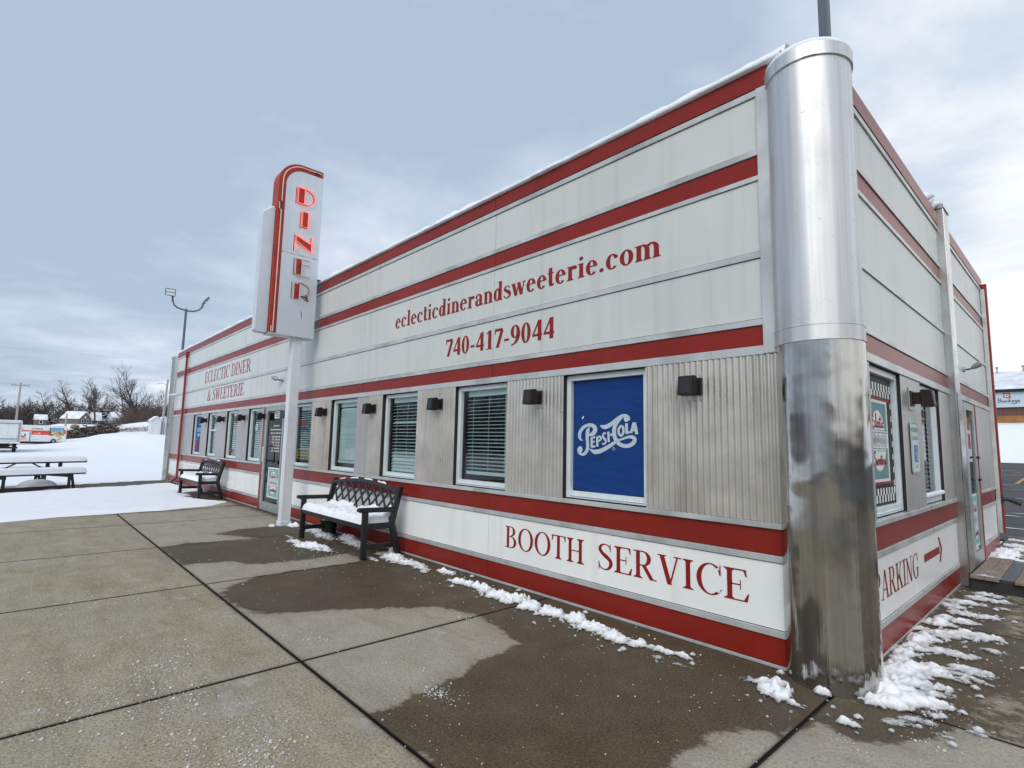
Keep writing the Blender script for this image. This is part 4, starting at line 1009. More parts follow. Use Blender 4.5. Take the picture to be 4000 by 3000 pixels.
# ================================================================== DINER SIGN
XF, XB = -8.25, -8.55
sg = thing('diner_sign', 'tall red and white neon diner sign with rounded top on a white pole', 'sign', (-8.40, -.385, 0))
def outline(x0, x1, z0, z1, r, n=12):
    return [(x0, z0), (x1, z0), (x1, z1)] + [(x0 + r - r * math.sin(R(90 * k / n)) , z1 - r + r * math.cos(R(90 * k / n))) for k in range(n + 1)]
out = outline(-.920, -.13, 3.33, 6.512, .41); inn = outline(-.795, -.132, 3.328, 6.385, .315)
cab = MB().prism(out, lambda a, b, q: (q, a, b), XB, XF).build('cabinet', M['signred'], sg, bevel=.004)
for x0, x1 in ((XF - .001, XF + .006), (XB - .006, XB + .001)):
    for z0, z1 in ((3.328, 4.803), (4.808, 6.385)):
        pl_ = [(a, max(z0, min(z1, b))) for a, b in inn] if z1 > 5 else [(-.795, z0), (-.132, z0), (-.132, z1), (-.795, z1)]
        MB().prism(pl_, lambda a, b, q: (q, a, b), x0, x1).build('face_panel', M['signwhite'], cab)
MB().box(XB - .004, XF + .004, -.915, -.126, 3.312, 3.329).build('bottom_plate', M['signwhite'], cab)
MB().box(XB, XF, -.1305, -.126, 3.33, 6.38).build('rear_plate', M['signwhite'], cab)
fin = [(-.925, 3.325), (-1.085, 3.325), (-1.125, 3.36), (-1.125, 5.40), (-1.06, 5.50), (-.925, 5.585)]
MB().prism(fin, lambda a, b, q: (q, a, b), -8.50, -8.32).build('street_fin', M['signwhite'], sg, bevel=.004)
MB().prism([(-.93, 5.588), (-1.06, 5.503), (-1.10, 5.45), (-1.10, 5.48), (-1.055, 5.535), (-.99, 5.60), (-.935, 5.625)], lambda a, b, q: (q, a, b), -8.49, -8.33).build('fin_snow', M['snow'], sg, bevel=.015)
MB().box(-8.475, -8.315, -.47, -.305, .075, 3.32).build('pole', M['pole'], sg, bevel=.008)
MB().box(-8.49, -8.30, -.485, -.29, -.02, .075).build('pole_sleeve', M['pole'], sg, bevel=.01)
MB().tube([(-8.40, -.13, 4.46), (-8.40, .15, 4.47)], .022, 8).build('brace_rod', M['blackmetal'], sg)
SF = lambda a, b, off: (XF + .006 + off, a, b)
def tubes(name, runs, mat, parent, r=.008, d=.045):
    m = MB()
    for run in runs:
        m.tube([(XF + d, a, b) for a, b in run], r, 8)
    return m.build(name, mat, parent, smooth='auto')
arcT = [(-.862, 5.70)] + [(-.862, 5.95)] + [(-.515 - .347 * math.cos(R(k * 9)), 6.10 + .347 * math.sin(R(k * 9))) for k in range(1, 11)] + [(-.17, 6.447)]
tubes('border_tube', [arcT, [(-.90, 5.68), (-.895, 5.56), (-.862, 5.54), (-.862, 3.36), (-.868, 3.34), (-.885, 3.34), (-.893, 3.36), (-.893, 3.44)]], M['tube_off'], sg, .009, .035)
m = MB()
for z in (3.45, 4.1, 4.72, 5.2, 5.66): m.tube([(XF, -.862, z), (XF + .035, -.862, z)], .010, 6)
m.tube([(XF + .03, -.88, 5.58), (XF + .03, -.88, 5.72)], .014, 8).tube([(XF + .03, -.20, 6.43), (XF + .03, -.29, 6.43)], .014, 8)
m.build('tube_clips', M['blackmetal'], sg)
def arcp(cx, cz, rx, rz, a0, a1, n=14): return [(cx + rx * math.cos(R(a0 + (a1 - a0) * i / n)), cz + rz * math.sin(R(a0 + (a1 - a0) * i / n))) for i in range(n + 1)]
SL = M['signletter']
def letter(polys, runs, lit, extra=None):
    l = polys_mesh(polys, SF, .002, 'letter', SL, sg)
    tubes('neon_tube', runs, M['neon'] if lit else M['tube_off'], l, .0085 if lit else .007)
    return l
letter(rect(-.59, 5.755, -.462, 6.065) + rect(-.618, 5.745, -.603, 6.06) + ell(-.46, 5.91, .185, .155, .018, .018, -90, 90),
       [[(-.585, 6.06), (-.585, 5.765), (-.458, 5.765), (-.458, 6.06), (-.585, 6.06)], [(-.458, 6.065)] + arcp(-.45, 5.915, .178, .152, 90, -90) + [(-.585, 5.76)]], True)
letter(rect(-.485, 5.33, -.372, 5.635) + rect(-.514, 5.30, -.50, 5.615), [[(-.488, 5.63), (-.486, 5.335), (-.372, 5.34), (-.370, 5.638), (-.488, 5.63)]], True)
letter([[(-.578, 5.165), (-.285, 5.045), (-.275, 4.90), (-.566, 5.04)]] + rect(-.602, 4.862, -.588, 5.17) + rect(-.300, 4.93, -.286, 5.18),
       [[(-.57, 4.868), (-.565, 5.17), (-.28, 5.05)], [(-.27, 5.195), (-.27, 4.885), (-.565, 5.045)]], True)
letter(rect(-.55, 4.435, -.435, 4.74) + rect(-.58, 4.425, -.566, 4.737) + rect(-.436, 4.728, -.285, 4.741) + rect(-.436, 4.640, -.285, 4.653) + rect(-.55, 4.424, -.27, 4.437),
       [[(-.552, 4.735), (-.548, 4.437), (-.433, 4.44), (-.433, 4.735)], [(-.43, 4.725), (-.29, 4.728)], [(-.43, 4.637), (-.29, 4.64)], [(-.55, 4.42), (-.272, 4.425)]], False)
letter(rect(-.553, 3.99, -.444, 4.275) + rect(-.59, 3.978, -.576, 4.295) + ell(-.44, 4.175, .18, .125, .016, .016, -60, 100) + [[(-.43, 4.06), (-.40, 4.06), (-.27, 3.985), (-.29, 3.97)]],
       [[(-.556, 4.30), (-.40, 4.305)] + arcp(-.42, 4.178, .168, .125, 85, -55), [(-.556, 4.28), (-.552, 3.995), (-.443, 3.995), (-.443, 4.25)]], False)
br = MB().tube([(XF + .02, -.49, 4.58), (XF + .04, -.455, 4.66), (XF + .03, -.45, 4.55), (XF + .05, -.47, 4.50)], .006, 6)
br.tube([(XF + .02, -.415, 4.055), (XF + .05, -.33, 4.045), (XF + .04, -.285, 4.09)], .009, 6).add([(XF + .02, -.36, 4.06), (XF + .05, -.31, 4.05), (XF + .03, -.275, 3.975)], [(0, 1, 2)])
br.build('broken_tube', M['blackmetal'], sg, fix=False)
polys_mesh([[(-.398, 3.79), (-.385, 3.785), (-.370, 3.73), (-.378, 3.70)], [(-.378, 3.70), (-.370, 3.72), (-.368, 3.67), (-.376, 3.64)]], SF, .001, 'torn_hole', M['dark'], sg)
m = MB()
for y in (-.785, -.62, -.42, -.22): m.tube([(XF + .004, y, 4.806), (XF + .013, y, 4.806)], .008, 6)
m.build('joint_screws', M['blackmetal'], sg)

# ================================================================== BENCHES
def bench(x0, x1, label, loc, ncell):
    t = thing('bench', label, 'bench', loc)
    def o(mb): mb.v = [(x + loc[0], y + loc[1], z + loc[2]) for x, y, z in mb.v]; return mb
    B = M['black']; w = .062
    hl = (x1 - x0) / 2
    yf, yb = -.60, -.10      # front leg / back leg foot
    for s in (-1, 1):
        x = s * (hl - w / 2)
        o(MB().bar((x, yf, 0), (x, yf, .60), w, w + .01, (0, 1, 0))).build('leg', B, t, bevel=.012)
        o(MB().bar((x, yb, 0), (x, yb - .12, .43), w, w + .02, (0, 1, 0))).build('leg', B, t, bevel=.012)
        o(MB().bar((x, yb - .12, .40), (x, yb - .0, .90), w, w + .012, (0, 1, 0))).build('back_post', B, t, bevel=.014)
        o(MB().bar((x, yf - .075, .615), (x, yb - .07, .600), w + .022, .058, (0, 0, 1)).tube([(x - .042, yf - .075, .617), (x + .042, yf - .075, .617)], .029, 12)).build('armrest', B, t, bevel=.010)
        o(MB().bar((x, yf, .155), (x, yb - .03, .150), w * .7, .065, (0, 0, 1))).build('stretcher', B, t, bevel=.008)
        o(MB().bar((x, yf, .405), (x, yb - .1, .40), w * .7, .075, (0, 0, 1))).build('side_rail', B, t, bevel=.008)
    st = MB()
    st.box(-hl + w, hl - w, yf - .03, yf + .055, .37, .435)
    for i in range(5):
        y = yf + .062 + i * .078
        st.box(-hl + w * .5, hl - w * .5, y, y + .070, .405, .430)
    o(st).build('seat', B, t, bevel=.008)
    # arched lattice back
    bk = MB()
    def bp(u, v): # u along x, v height above seat on the reclined plane
        return (u, yb - .115 + v * .235, .43 + v * .97)
    arch = lambda u: .40 + .085 * (1 - (u / hl) ** 2)
    N_ = 20
    top = [Vector(bp(-hl + w + (2 * hl - 2 * w) * i / N_, arch(-hl + w + (2 * hl - 2 * w) * i / N_))) for i in range(N_ + 1)]
    for i in range(N_): bk.bar(top[i] - (top[i + 1] - top[i]) * .04, top[i + 1] + (top[i + 1] - top[i]) * .04, .05, .075, (0, -.97, .235))
    bk.bar(bp(-hl + w, .05), bp(hl - w, .05), .05, .06, (0, -.97, .235))
    L_ = 2 * hl - 2 * w; pitch = L_ / ncell; slope = 1.08
    for i in range(-8, ncell + 9):
        for s in (1, -1):
            ua = -hl + w + (i + .5) * pitch
            seg = []
            for kk_ in range(25):
                v = .05 + .45 * kk_ / 24
                u = ua + s * (v - .05) / slope
                if abs(u) < hl - w - .002 and v < arch(u) - .01: seg.append((u, v))
            if len(seg) > 1:
                a_, b_ = Vector(bp(*seg[0])), Vector(bp(*seg[-1]))
                dd = Vector((0, .004 * s, 0))
                bk.bar(a_ + dd, b_ + dd, .034, .014, (0, -.97, .235))
    o(bk).build('backrest', B, t, bevel=.004)
    return t
bench(-7.03, -4.99, 'near black lattice-back bench just right of the white sign pole, its seat heaped with snow', (-6.01, -.02, 0), 9)
bench(-15.33, -13.29, 'black lattice-back bench at the far end of the diner near the red downspout', (-14.31, -.02, 0), 9)

def bench_snow(cx, hl, seed, label):
    xs = np.linspace(cx - hl, cx + hl, 110 if hl > .8 else 70); ys = np.linspace(-.66, -.16, 46)
    X, Y = np.meshgrid(xs, ys, indexing='ij')
    n = fbm(X, Y, 7, 5, seed); n2 = fbm(X, Y, 26, 4, seed + 9)
    H = .435 + .085 + .09 * n + .028 * n2 + .11 * sstep(-.36, -.17, Y) * (.6 + 1.8 * fbm(X, Y * 0, 4.5, 3, seed + 3))
    e = np.minimum(np.minimum(X - xs[0], xs[-1] - X) / .05, np.minimum((Y - ys[0]) / .06, (ys[-1] - Y) / .02))
    e = np.clip(e, 0, 1) ** .45
    H = .434 + (H - .434) * e
    return tag(heightfield('seat_snow', xs, ys, H, M['snow']), label, 'snow')
bench_snow(-6.01, .945, 3, 'lumpy snow heaped on the seat of the near black bench')
bench_snow(-14.31, .945, 8, 'smoother snow lying on the seat of the far black bench')
def rail_snow(cx, hl, seed, label):
    mb = MB(); rnd = random.Random(seed); x = cx - hl + .12
    while x < cx + hl - .05:
        l = rnd.uniform(.10, .38); e = min(x + l, cx + hl - .05); n = 6
        pts, rs = [], []
        for i in range(n + 1):
            q = x + (e - x) * i / n; u = (q - cx) / (hl + .062)
            v = .40 + .085 * (1 - u * u)
            pts.append((q, -.02 - .10 - .115 + v * .235 + rnd.uniform(-.006, .006), .43 + v * .97 + .026 + rnd.uniform(0, .008))); rs.append(.004 if i in (0, n) else rnd.uniform(.014, .026))
        mb.tube(pts, rs, 8); x = e + rnd.uniform(.05, .35)
    tag(mb.build('rail_snow', M['snow_fine'], None, smooth=True), label, 'snow')
rail_snow(-6.01, .93, 4, 'thin crust of snow along the top rail of the near bench')
rail_snow(-14.31, .93, 5, 'bits of snow on the top rail of the far bench')

pt = thing('plant_pot', 'round black plant pot against the wall under the near bench', 'pot', (-7.05, -.17, 0))
MB().lathe([(.0, .0), (.105, .0), (.125, .20), (.142, .20), (.145, .235), (.13, .235), (.12, .20), (.0, .20)], (-7.05, -.17, 0), 28).build('pot', M['pot'], pt, smooth='auto')
MB().lathe([(.118, .215), (.10, .25), (.05, .268), (.0, .27)], (-7.05, -.17, 0), 20).build('pot_snow', M['snow'], pt, smooth=True)

# ================================================================== PICNIC TABLE
a_ = Vector((-.43, .90, 0)).normalized(); n_ = Vector((a_.y, -a_.x, 0))      # a along the table, n towards the camera
O = Vector((-17.99, -2.42, .0))                                             # near bench front right end
pc = thing('picnic_table', 'dark picnic table with attached benches under thick snow, left of the diner', 'picnic table', tuple(O))
def W(l, n, z): return tuple(O + a_ * l + n_ * n + Vector((0, 0, z)))
LEN = 2.9
def slab(name, n0, n1, z0, z1, mat, l0=-LEN, l1=0., parent=pc, bevel=.006):
    mb = MB()
    mb.add([W(l0, n0, z0), W(l1, n0, z0), W(l1, n1, z0), W(l0, n1, z0), W(l0, n0, z1), W(l1, n0, z1), W(l1, n1, z1), W(l0, n1, z1)], [(0,3,2,1),(4,5,6,7),(0,1,5,4),(1,2,6,5),(2,3,7,6),(3,0,4,7)])
    return mb.build(name, mat, parent, bevel=bevel)
slab('bench_seat', -.30, 0, .405, .445, M['picnic']); slab('bench_seat', -1.85, -1.55, .405, .445, M['picnic'])
slab('table_top', -1.30, -.52, .70, .74, M['picnic'], -LEN, .30)
for l in (-.32, -1.78):
    m = MB(); q = .055
    for n in (-.15, -1.70): m.bar(W(l, n, 0), W(l, n, .41), q, q, tuple(a_)).bar(W(l + .13, n, .0), W(l + .05, n, .41), q * .9, q, tuple(a_)) if l > -1 else m.bar(W(l, n, 0), W(l, n, .41), q, q, tuple(a_))
    m.bar(W(l, -1.75, .36), W(l, -.1, .36), .06, .07)
    for n in (-.62, -1.2): m.bar(W(l, n, .36), W(l, n, .71), .07, .07, tuple(a_))
    m.build('leg_frame', M['picnic'], pc, bevel=.006)
MB().bar(W(-.32, -.15, .07), W(-LEN, -.15, .05), .08, .09).build('base_rail', M['picnic'], pc)
MB().bar(W(-.85, -.9, .70), W(-.33, -.9, .40), .03, .03).bar(W(-1.2, -.9, .70), W(-1.75, -.9, .40), .03, .03).build('brace', M['picnic'], pc)
def slab_snow(n0, n1, z, h, l1, label, seed):
    ls = np.linspace(-LEN, l1, 90); ns = np.linspace(n0, n1, 14)
    Lm, Nm = np.meshgrid(ls, ns, indexing='ij')
    e = np.minimum((l1 - Lm) / .16, np.minimum((Nm - n0), (n1 - Nm)) / .10); e = np.clip(e, 0, 1); e = np.sqrt(1 - (1 - e) ** 2)
    H = z + .001 + h * (.25 + .75 * e) * (e > 0) + .012 * fbm(Lm, Nm, 3, 3, seed) * e
    V = np.stack([O.x + a_.x * Lm + n_.x * Nm, O.y + a_.y * Lm + n_.y * Nm, H], -1).reshape(-1, 3)
    idx = np.arange(V.shape[0]).reshape(len(ls), len(ns)); F = np.stack([idx[:-1, :-1], idx[1:, :-1], idx[1:, 1:], idx[:-1, 1:]], -1).reshape(-1, 4)
    me = bpy.data.meshes.new('table_snow'); me.from_pydata(V.tolist(), [], F.tolist()); me.materials.append(M['snow']); me.shade_smooth()
    o = bpy.data.objects.new('table_snow', me); col.objects.link(o); tag(o, label, 'snow')
slab_snow(-.31, .02, .445, .165, .02, 'thick snow slab on the near bench of the picnic table', 1)
slab_snow(-1.32, -.50, .74, .135, .31, 'thick snow slab on the top of the picnic table', 2)
slab_snow(-1.87, -1.53, .445, .14, .02, 'snow slab on the back bench of the picnic table', 3)
# mound of snow + short post by the table
xs = np.linspace(-18.75, -17.5, 40); ys = np.linspace(-4.1, -2.7, 44); X, Y = np.meshgrid(xs, ys, indexing='ij')
r_ = np.sqrt(((X + 18.1) / .34) ** 2 + ((Y + 3.42) / .42) ** 2)
H = .02 + .21 * np.sqrt(np.clip(1 - r_ ** 2, 0, 1)) + .05 * sstep(1.3, .9, r_)
tag(heightfield('snow_mound', xs, ys, H, M['snow'], keep=r_ < 1.25), 'rounded mound of snow under the near bench of the picnic table', 'snow')
bo = thing('bollard', 'short dark post standing in the snow behind the picnic table bench', 'post', (-20.0, -3.25, 0))
MB().box(-20.06, -19.94, -3.31, -3.19, 0, .44).build('post', M['picnic'], bo, bevel=.01); MB().box(-20.08, -19.90, -3.33, -3.15, .44, .49).build('post_cap', M['picnic'], bo, bevel=.01)

# ================================================================== GROUND
def terrain(x, y):
    x = np.asarray(x, float); y = np.asarray(y, float)
    # lawn beyond the pavement edge on the left
    d = (x + 20.85) * .894 + (y + .1) * .447          # distance right of the slanted pavement edge
    h = -.10 + .13 * sstep(.12, -.12, d)
    # rise behind the diner on the far left, falling off towards the trucks
    prof = np.interp(y, [-8, -6, -3, -1, 1, 4, 4.8, 5.8, 9.2, 40], [0, .10, .22, .38, .70, 1.12, 1.42, 1.66, 1.71, 1.8])
    h = h + prof * sstep(-42, -74, x) * sstep(200, 60, y)
    h = h + 1.7 * sstep(-105, -150, x)  + 1.8 * sstep(-160, -240, x)
    h = h + np.exp(-((x + 114) / 9.) ** 2) * sstep(5.5, 8.6, y) * (1.3 + .19 * np.clip(y - 8.3, 0, 9)) * sstep(120, 50, y)
    # parking lot rising behind, then a snow bank
    back = sstep(-70, -45, x)
    h = h + back * (1.03 * np.clip((y - 9.6) / 33, 0, 1) * (y > 9.6) + 2.75 * sstep(43.2, 49.3, y) * 1.0)
    h = h + 1.1 * sstep(-9.6, -10.2, y) * 0
    h = h + .05 * fbm(x, y, .08, 3, 5) * sstep(22, 40, np.hypot(x, y))
    return h
gx = np.unique(np.concatenate([np.linspace(-900, -220, 14), np.linspace(-220, -60, 120), np.linspace(-60, -23, 40), np.linspace(-23, -17.5, 40), np.linspace(-17.5, 30, 50), np.linspace(30, 300, 20), [600, 1000]]))
gy = np.unique(np.concatenate([np.linspace(-900, -120, 10), np.linspace(-120, -12, 30), np.linspace(-12, 42, 80), np.linspace(42, 52, 24), np.linspace(52, 200, 30), [300, 600, 1000]]))
X, Y = np.meshgrid(gx, gy, indexing='ij')
g = heightfield('snow_field', gx, gy, terrain(X, Y), M['snow']); g['kind'] = 'structure'

# pavement slabs with sawn joints
WET = [(-1.47,-2.405),(-1.475,-2.215),(-1.543,-1.879),(-1.558,-1.686),(-1.644,-1.501),(-1.677,-1.216),(-1.734,-1.036),(-2.077,-.932),(-2.411,-.878),(-2.511,-.891),(-2.828,-.989),
       (-2.905,-1.072),(-3.069,-1.324),(-3.217,-1.573),(-3.387,-1.83),(-3.586,-2.253),(-3.819,-2.37),(-4.47,-2.40),(-4.752,-2.188),(-4.976,-1.846),(-4.985,-1.412),(-4.953,-.771),(-5.10,-.60),
       (-5.514,-.592),(-5.461,-1.227),(-5.604,-1.777),(-5.915,-1.895),(-6.047,-2.40),(-7.318,-2.40),(-7.509,-2.066),(-7.332,-1.512),(-7.282,-1.10),(-8.047,-1.55),(-8.338,-1.099),(-8.374,-.494),(-8.25,-.24),
       (-8.3,.2),(0,.3),(.16,.3),(.16,4.2),(.503,3.93),(.72,3.53),(.657,3.156),(.644,2.2),(.9,2.14),(1.25,1.5),(.93,.94),(.78,.616),(.72,.473),(.765,.212),(.75,.07),(.64,-.244),(.617,-.326),(.513,-.471),
       (.438,-.582),(.345,-.624),(.228,-.596),(.172,-.588),(.14,-.70),(.106,-.883),(.011,-.90),(-.076,-.95),(-.148,-1.143),(-.144,-1.272),(-.185,-1.446),(-.132,-1.576),(-.2,-2.0),(-.3,-2.405)]
def sdf(poly, X, Y):
    P = np.array(poly); d = np.full(X.shape, 1e9); ins = np.zeros(X.shape, bool)
    for i in range(len(P)):
        a, b = P[i], P[(i + 1) % len(P)]
        e = b - a; t = np.clip(((X - a[0]) * e[0] + (Y - a[1]) * e[1]) / (e @ e + 1e-12), 0, 1)
        d = np.minimum(d, np.hypot(X - a[0] - t * e[0], Y - a[1] - t * e[1]))
        c = (a[1] > Y) != (b[1] > Y)
        ins ^= c & (X < (b[0] - a[0]) * (Y - a[1]) / (b[1] - a[1] + 1e-12) + a[0])
    return np.where(ins, d, -d)
jx = [-20.6, -17.2, -14.75, -12.30, -9.83, -7.37, -4.95, -2.42, .12, 2.55, 5.0, 7.5]
jy = [-14.6, -12.2, -9.73, -7.29, -4.85, -2.41, .012]
jyr = [-.03, 2.17, 4.6, 7.0, 9.35]
allv, allf, allw, allj = [], [], [], []
def slab_cell(x0, x1, y0, y1, st, poly=None):
    def line(a, b, g_=.0085): return np.concatenate([[a + g_, a + g_, a + g_ + .006], [a + .03], np.linspace(a + .07, b - .07, max(2, int((b - a) / st) - 1)), [b - .03], [b - g_ - .006, b - g_, b - g_]])
    xs, ys = line(x0, x1, .0095), line(y0, y1)
    X, Y = np.meshgrid(xs, ys, indexing='ij')
    Z = np.zeros_like(X) + .004 * fbm(X, Y, 1.1, 3, 2)
    Z[1, :] -= .005; Z[-2, :] -= .005; Z[:, 1] -= .005; Z[:, -2] -= .005
    Z[0, :] = Z[-1, :] = -.05; Z[:, 0] = Z[:, -1] = -.05
    w = np.clip(sdf(WET, X, Y), -.6, .6)
    # damp margin along the snow edge and the foot of the wall
    w = np.maximum(w, np.clip(.10 - np.abs(X + 11.5 + .25 * sstep(-1.6, 0, Y)), -.6, .07) * (Y < 0))
    w = np.maximum(w, np.clip(.06 - np.abs(Y) * .4, -.6, .05) * ((X < -8) & (Y < .1)) - .6 * ((X >= -8) | (Y >= .1)))
    w = np.maximum(w, np.where((X < -12.9) & (X > -16) & (Y > -.8), .3, -.6)); w = np.maximum(w, np.where(X < -17.4, .22, -.6))
    ej = np.minimum(np.minimum(X - x0, x1 - X), np.minimum(Y - y0, y1 - Y)); allj.append((np.clip(1 - (ej - .014) / .030, 0, 1) + 1.2 * (ej < .0125)).reshape(-1))
    b = sum(len(v) for v in allv)
    idx = np.arange(X.size).reshape(X.shape) + b
    F = np.stack([idx[:-1, :-1], idx[1:, :-1], idx[1:, 1:], idx[:-1, 1:]], -1)
    if poly is not None:
        k = poly(.25 * (X[:-1, :-1] + X[1:, :-1] + X[1:, 1:] + X[:-1, 1:]), .25 * (Y[:-1, :-1] + Y[1:, :-1] + Y[1:, 1:] + Y[:-1, 1:])); F = F[k]
    allv.append(np.stack([X, Y, Z], -1).reshape(-1, 3)); allf.append(F.reshape(-1, 4)); allw.append(w.reshape(-1))
edge = lambda X, Y: ((X + 20.85) * .894 + (Y + .1) * .447) > 0
for i in range(len(jx) - 1):
    for j in range(len(jy) - 1):
        x0, x1, y0, y1 = jx[i], jx[i + 1], jy[j], jy[j + 1]
        if x0 >= .1 and j == len(jy) - 2: y1 = -.03
        near = math.hypot((x0 + x1) / 2 + .5, (y0 + y1) / 2 + 2)
        slab_cell(x0, x1, y0, y1, .045 if near < 6.5 else (.08 if near < 10 else .2), edge if x0 < -16 else None)
for i in range(8, len(jx) - 1):
    for j in range(len(jyr) - 1): slab_cell(jx[i], jx[i + 1], jyr[j], jyr[j + 1], .05 if i == 8 and j < 2 else .12)
V = np.concatenate(allv); F = np.concatenate(allf)
me = bpy.data.meshes.new('pavement'); me.from_pydata(V.tolist(), [], F.tolist()); me.materials.append(M['concrete']); me.shade_smooth()
at = me.attributes.new('wet', 'FLOAT', 'POINT'); at.data.foreach_set('value', np.concatenate(allw).astype(np.float32))
aj = me.attributes.new('joint', 'FLOAT', 'POINT'); aj.data.foreach_set('value', np.concatenate(allj).astype(np.float32))
po = bpy.data.objects.new('pavement', me); col.objects.link(po); po['kind'] = 'structure'
# dark joint filler
jf = MB().quad((-20.4, -14.6, -.018), (7.5, -14.6, -.018), (7.5, .3, -.018), (-20.4, .3, -.018)).quad((.1, .3, -.018), (7.5, .3, -.018), (7.5, 9.35, -.018), (.1, 9.35, -.018))
o = jf.build('joint_filler', M['dark'], None, fix=False); o['kind'] = 'structure'
# kerb and parking lot
kb = MB().box(.1, 40, 9.36, 9.50, -.2, .012).build('kerb', M['concrete'], None, bevel=.015); kb['kind'] = 'structure'
px = np.linspace(-40, 90, 70); py = np.concatenate([np.linspace(9.5, 43.4, 60)])
X, Y = np.meshgrid(px, py, indexing='ij')
# asphalt only where the ground is behind the diner
lot = heightfield('parking_lot', px, py, terrain(X, Y) + .035 - .03 * sstep(43, 43.4, Y), M['asphalt']); lot['kind'] = 'structure'
def on_lot(x0, x1, y0, y1, name, mat, off=.045, n=20):
    xs, ys = np.linspace(x0, x1, 3), np.linspace(y0, y1, n); X, Y = np.meshgrid(xs, ys, indexing='ij')
    o = heightfield(name, xs, ys, terrain(X, Y) + off, mat); o['kind'] = 'structure'; return o
for x in (-6.3, -3.6, -.9, 1.8): on_lot(x, x + .12, 24, 29.5, 'parking_line', M['yellow'])
on_lot(-8, 6, 29.5, 29.65, 'parking_line', M['yellow'])
lt2 = MB().quad((7.55, -14.9, -.04), (90, -14.9, -.04), (90, 9.35, -.04), (7.55, 9.35, -.04)).build('parking_lot', M['asphalt'], None, fix=False); lt2['kind'] = 'structure'
# street behind the photographer
rd = MB().quad((-400, -38, -.06), (400, -38, -.06), (400, -15.0, -.06), (-400, -15.0, -.06)).build('road', M['asphalt'], None, fix=False); rd['kind'] = 'structure'

# thin snow streaks on the lot
rnd = random.Random(11); mb = MB()
for i in range(60):
    x, y = rnd.uniform(-7, 3), rnd.choice([rnd.uniform(10, 16), rnd.uniform(12, 42)])
    l, w_ = rnd.uniform(.4, 2.6), rnd.uniform(.03, .16); n = 7
    up, dn = [], []
    for k in range(n + 1):
        q = k / n; h = w_ * math.sin(math.pi * q) * rnd.uniform(.6, 1.2)
        xx = x - l / 2 + l * q; z = float(terrain(xx, y)) + .047 + i * .0001
        up.append((xx, y + h, z)); dn.append((xx, y - h * .7, z))
    mb.add(up + dn[::-1], [tuple(range(2 * n + 2))])
o = mb.build('lot_snow', M['snow_fine'], None, fix=False); tag(o, 'thin streaks of snow on the dark parking lot', 'snow', kind='stuff')

# snow cover over the left half of the pavement
xs = np.linspace(-20.0, -10.6, 190); ys = np.concatenate([np.linspace(-14.5, -4.3, 60), np.linspace(-4.2, -.02, 150)])
X, Y = np.meshgrid(xs, ys, indexing='ij')
right = np.interp(Y, [-14, -4.03, -3.27, -2.4, -1.65, -.75, -.22, .1], [-11.0, -11.22, -11.46, -11.57, -11.62, -11.95, -12.5, -13.4])
d1 = right - X + .10 * fbm(X, Y, 2.5, 4, 3) + .16 * fbm(X, Y * .12, 5, 3, 8) * sstep(-2.2, -.5, Y)
d2 = ((X + 20.85) * .894 + (Y + .1) * .447) - 1.75 + 1.1 * fbm(X, Y, .9, 4, 4) - .25 * sstep(-2.4, -4, Y) + .2
und = np.maximum(1 - np.hypot((X + 14.2) / 1.5, (Y + .05) / .62), 1 - np.hypot((X + 18.6) / 1.6, (Y + .0) / .22))      # bare ground below the far bench and by the wall
streak = fbm(X * 1.0, Y * .16, 3.2, 4, 6)
H = np.minimum(np.minimum(d1 * .22, .055), d2 * .2)
H = H + .012 * fbm(X, Y, 1.2, 4, 9)
H = np.where(und > -.25, np.minimum(H, .014 - (und + .1) * .12 + .09 * streak), H)
thin = sstep(-3.2, -1.2, Y) * sstep(-17.9, -14, X)
H = H - thin * np.clip(-(streak + .14), 0, 1) * .25
sc_ = heightfield('snow_cover', xs, ys, H, M['snow'], keep=H > .002); sc_['kind'] = 'structure'

# ---- snow remains along the walls
def patches(name, x0, x1, y0, y1, st, blobs, seed, mat, label, rough=.5, grain=9):
    xs, ys = np.arange(x0, x1, st), np.arange(y0, y1, st); X, Y = np.meshgrid(xs, ys, indexing='ij')
    H = np.full(X.shape, -1.0)
    n = fbm(X, Y, grain, 5, seed); n2 = fbm(X, Y, 34, 4, seed + 5); n3 = fbm(X, Y, 15, 4, seed + 8)
    for cx, cy, rx, ry, h, an in blobs:
        ca, sa = math.cos(R(an)), math.sin(R(an))
        u = ((X - cx) * ca + (Y - cy) * sa) / rx; v = (-(X - cx) * sa + (Y - cy) * ca) / ry
        f = 1 - np.hypot(u, v) + rough * 2.9 * n + 1.15 * n2
        H = np.maximum(H, np.where(f > 0, h * .85 * np.clip(f, 0, 1) ** .75 * (1 + 1.2 * n3 + .5 * n2), -.01))
    # stray crumbs of snow around the patches
    rnd = random.Random(seed); cr_ = []
    for cx, cy, rx, ry, h, an in blobs:
        for k in range(int(5 + 30 * rx)):
            cr_.append((cx + rnd.gauss(0, rx * 1.1), cy + rnd.gauss(0, ry * 1.6), rnd.uniform(.006, .016) * (1 + (rnd.random() < .15))))
    for cx, cy, q in cr_:
        i0, i1 = np.searchsorted(xs, [cx - q, cx + q]); j0, j1 = np.searchsorted(ys, [cy - q, cy + q])
        if i1 > i0 and j1 > j0:
            f = 1 - np.hypot((X[i0:i1, j0:j1] - cx) / q, (Y[i0:i1, j0:j1] - cy) / q)
            H[i0:i1, j0:j1] = np.maximum(H[i0:i1, j0:j1], np.where(f > 0, q * .9 * f ** .5, -.01))
    o = heightfield(name, xs, ys, np.maximum(H, 0) + .002, mat, keep=H > .0005, attr=np.maximum(H, 0))
    return tag(o, label, 'snow', kind='stuff')
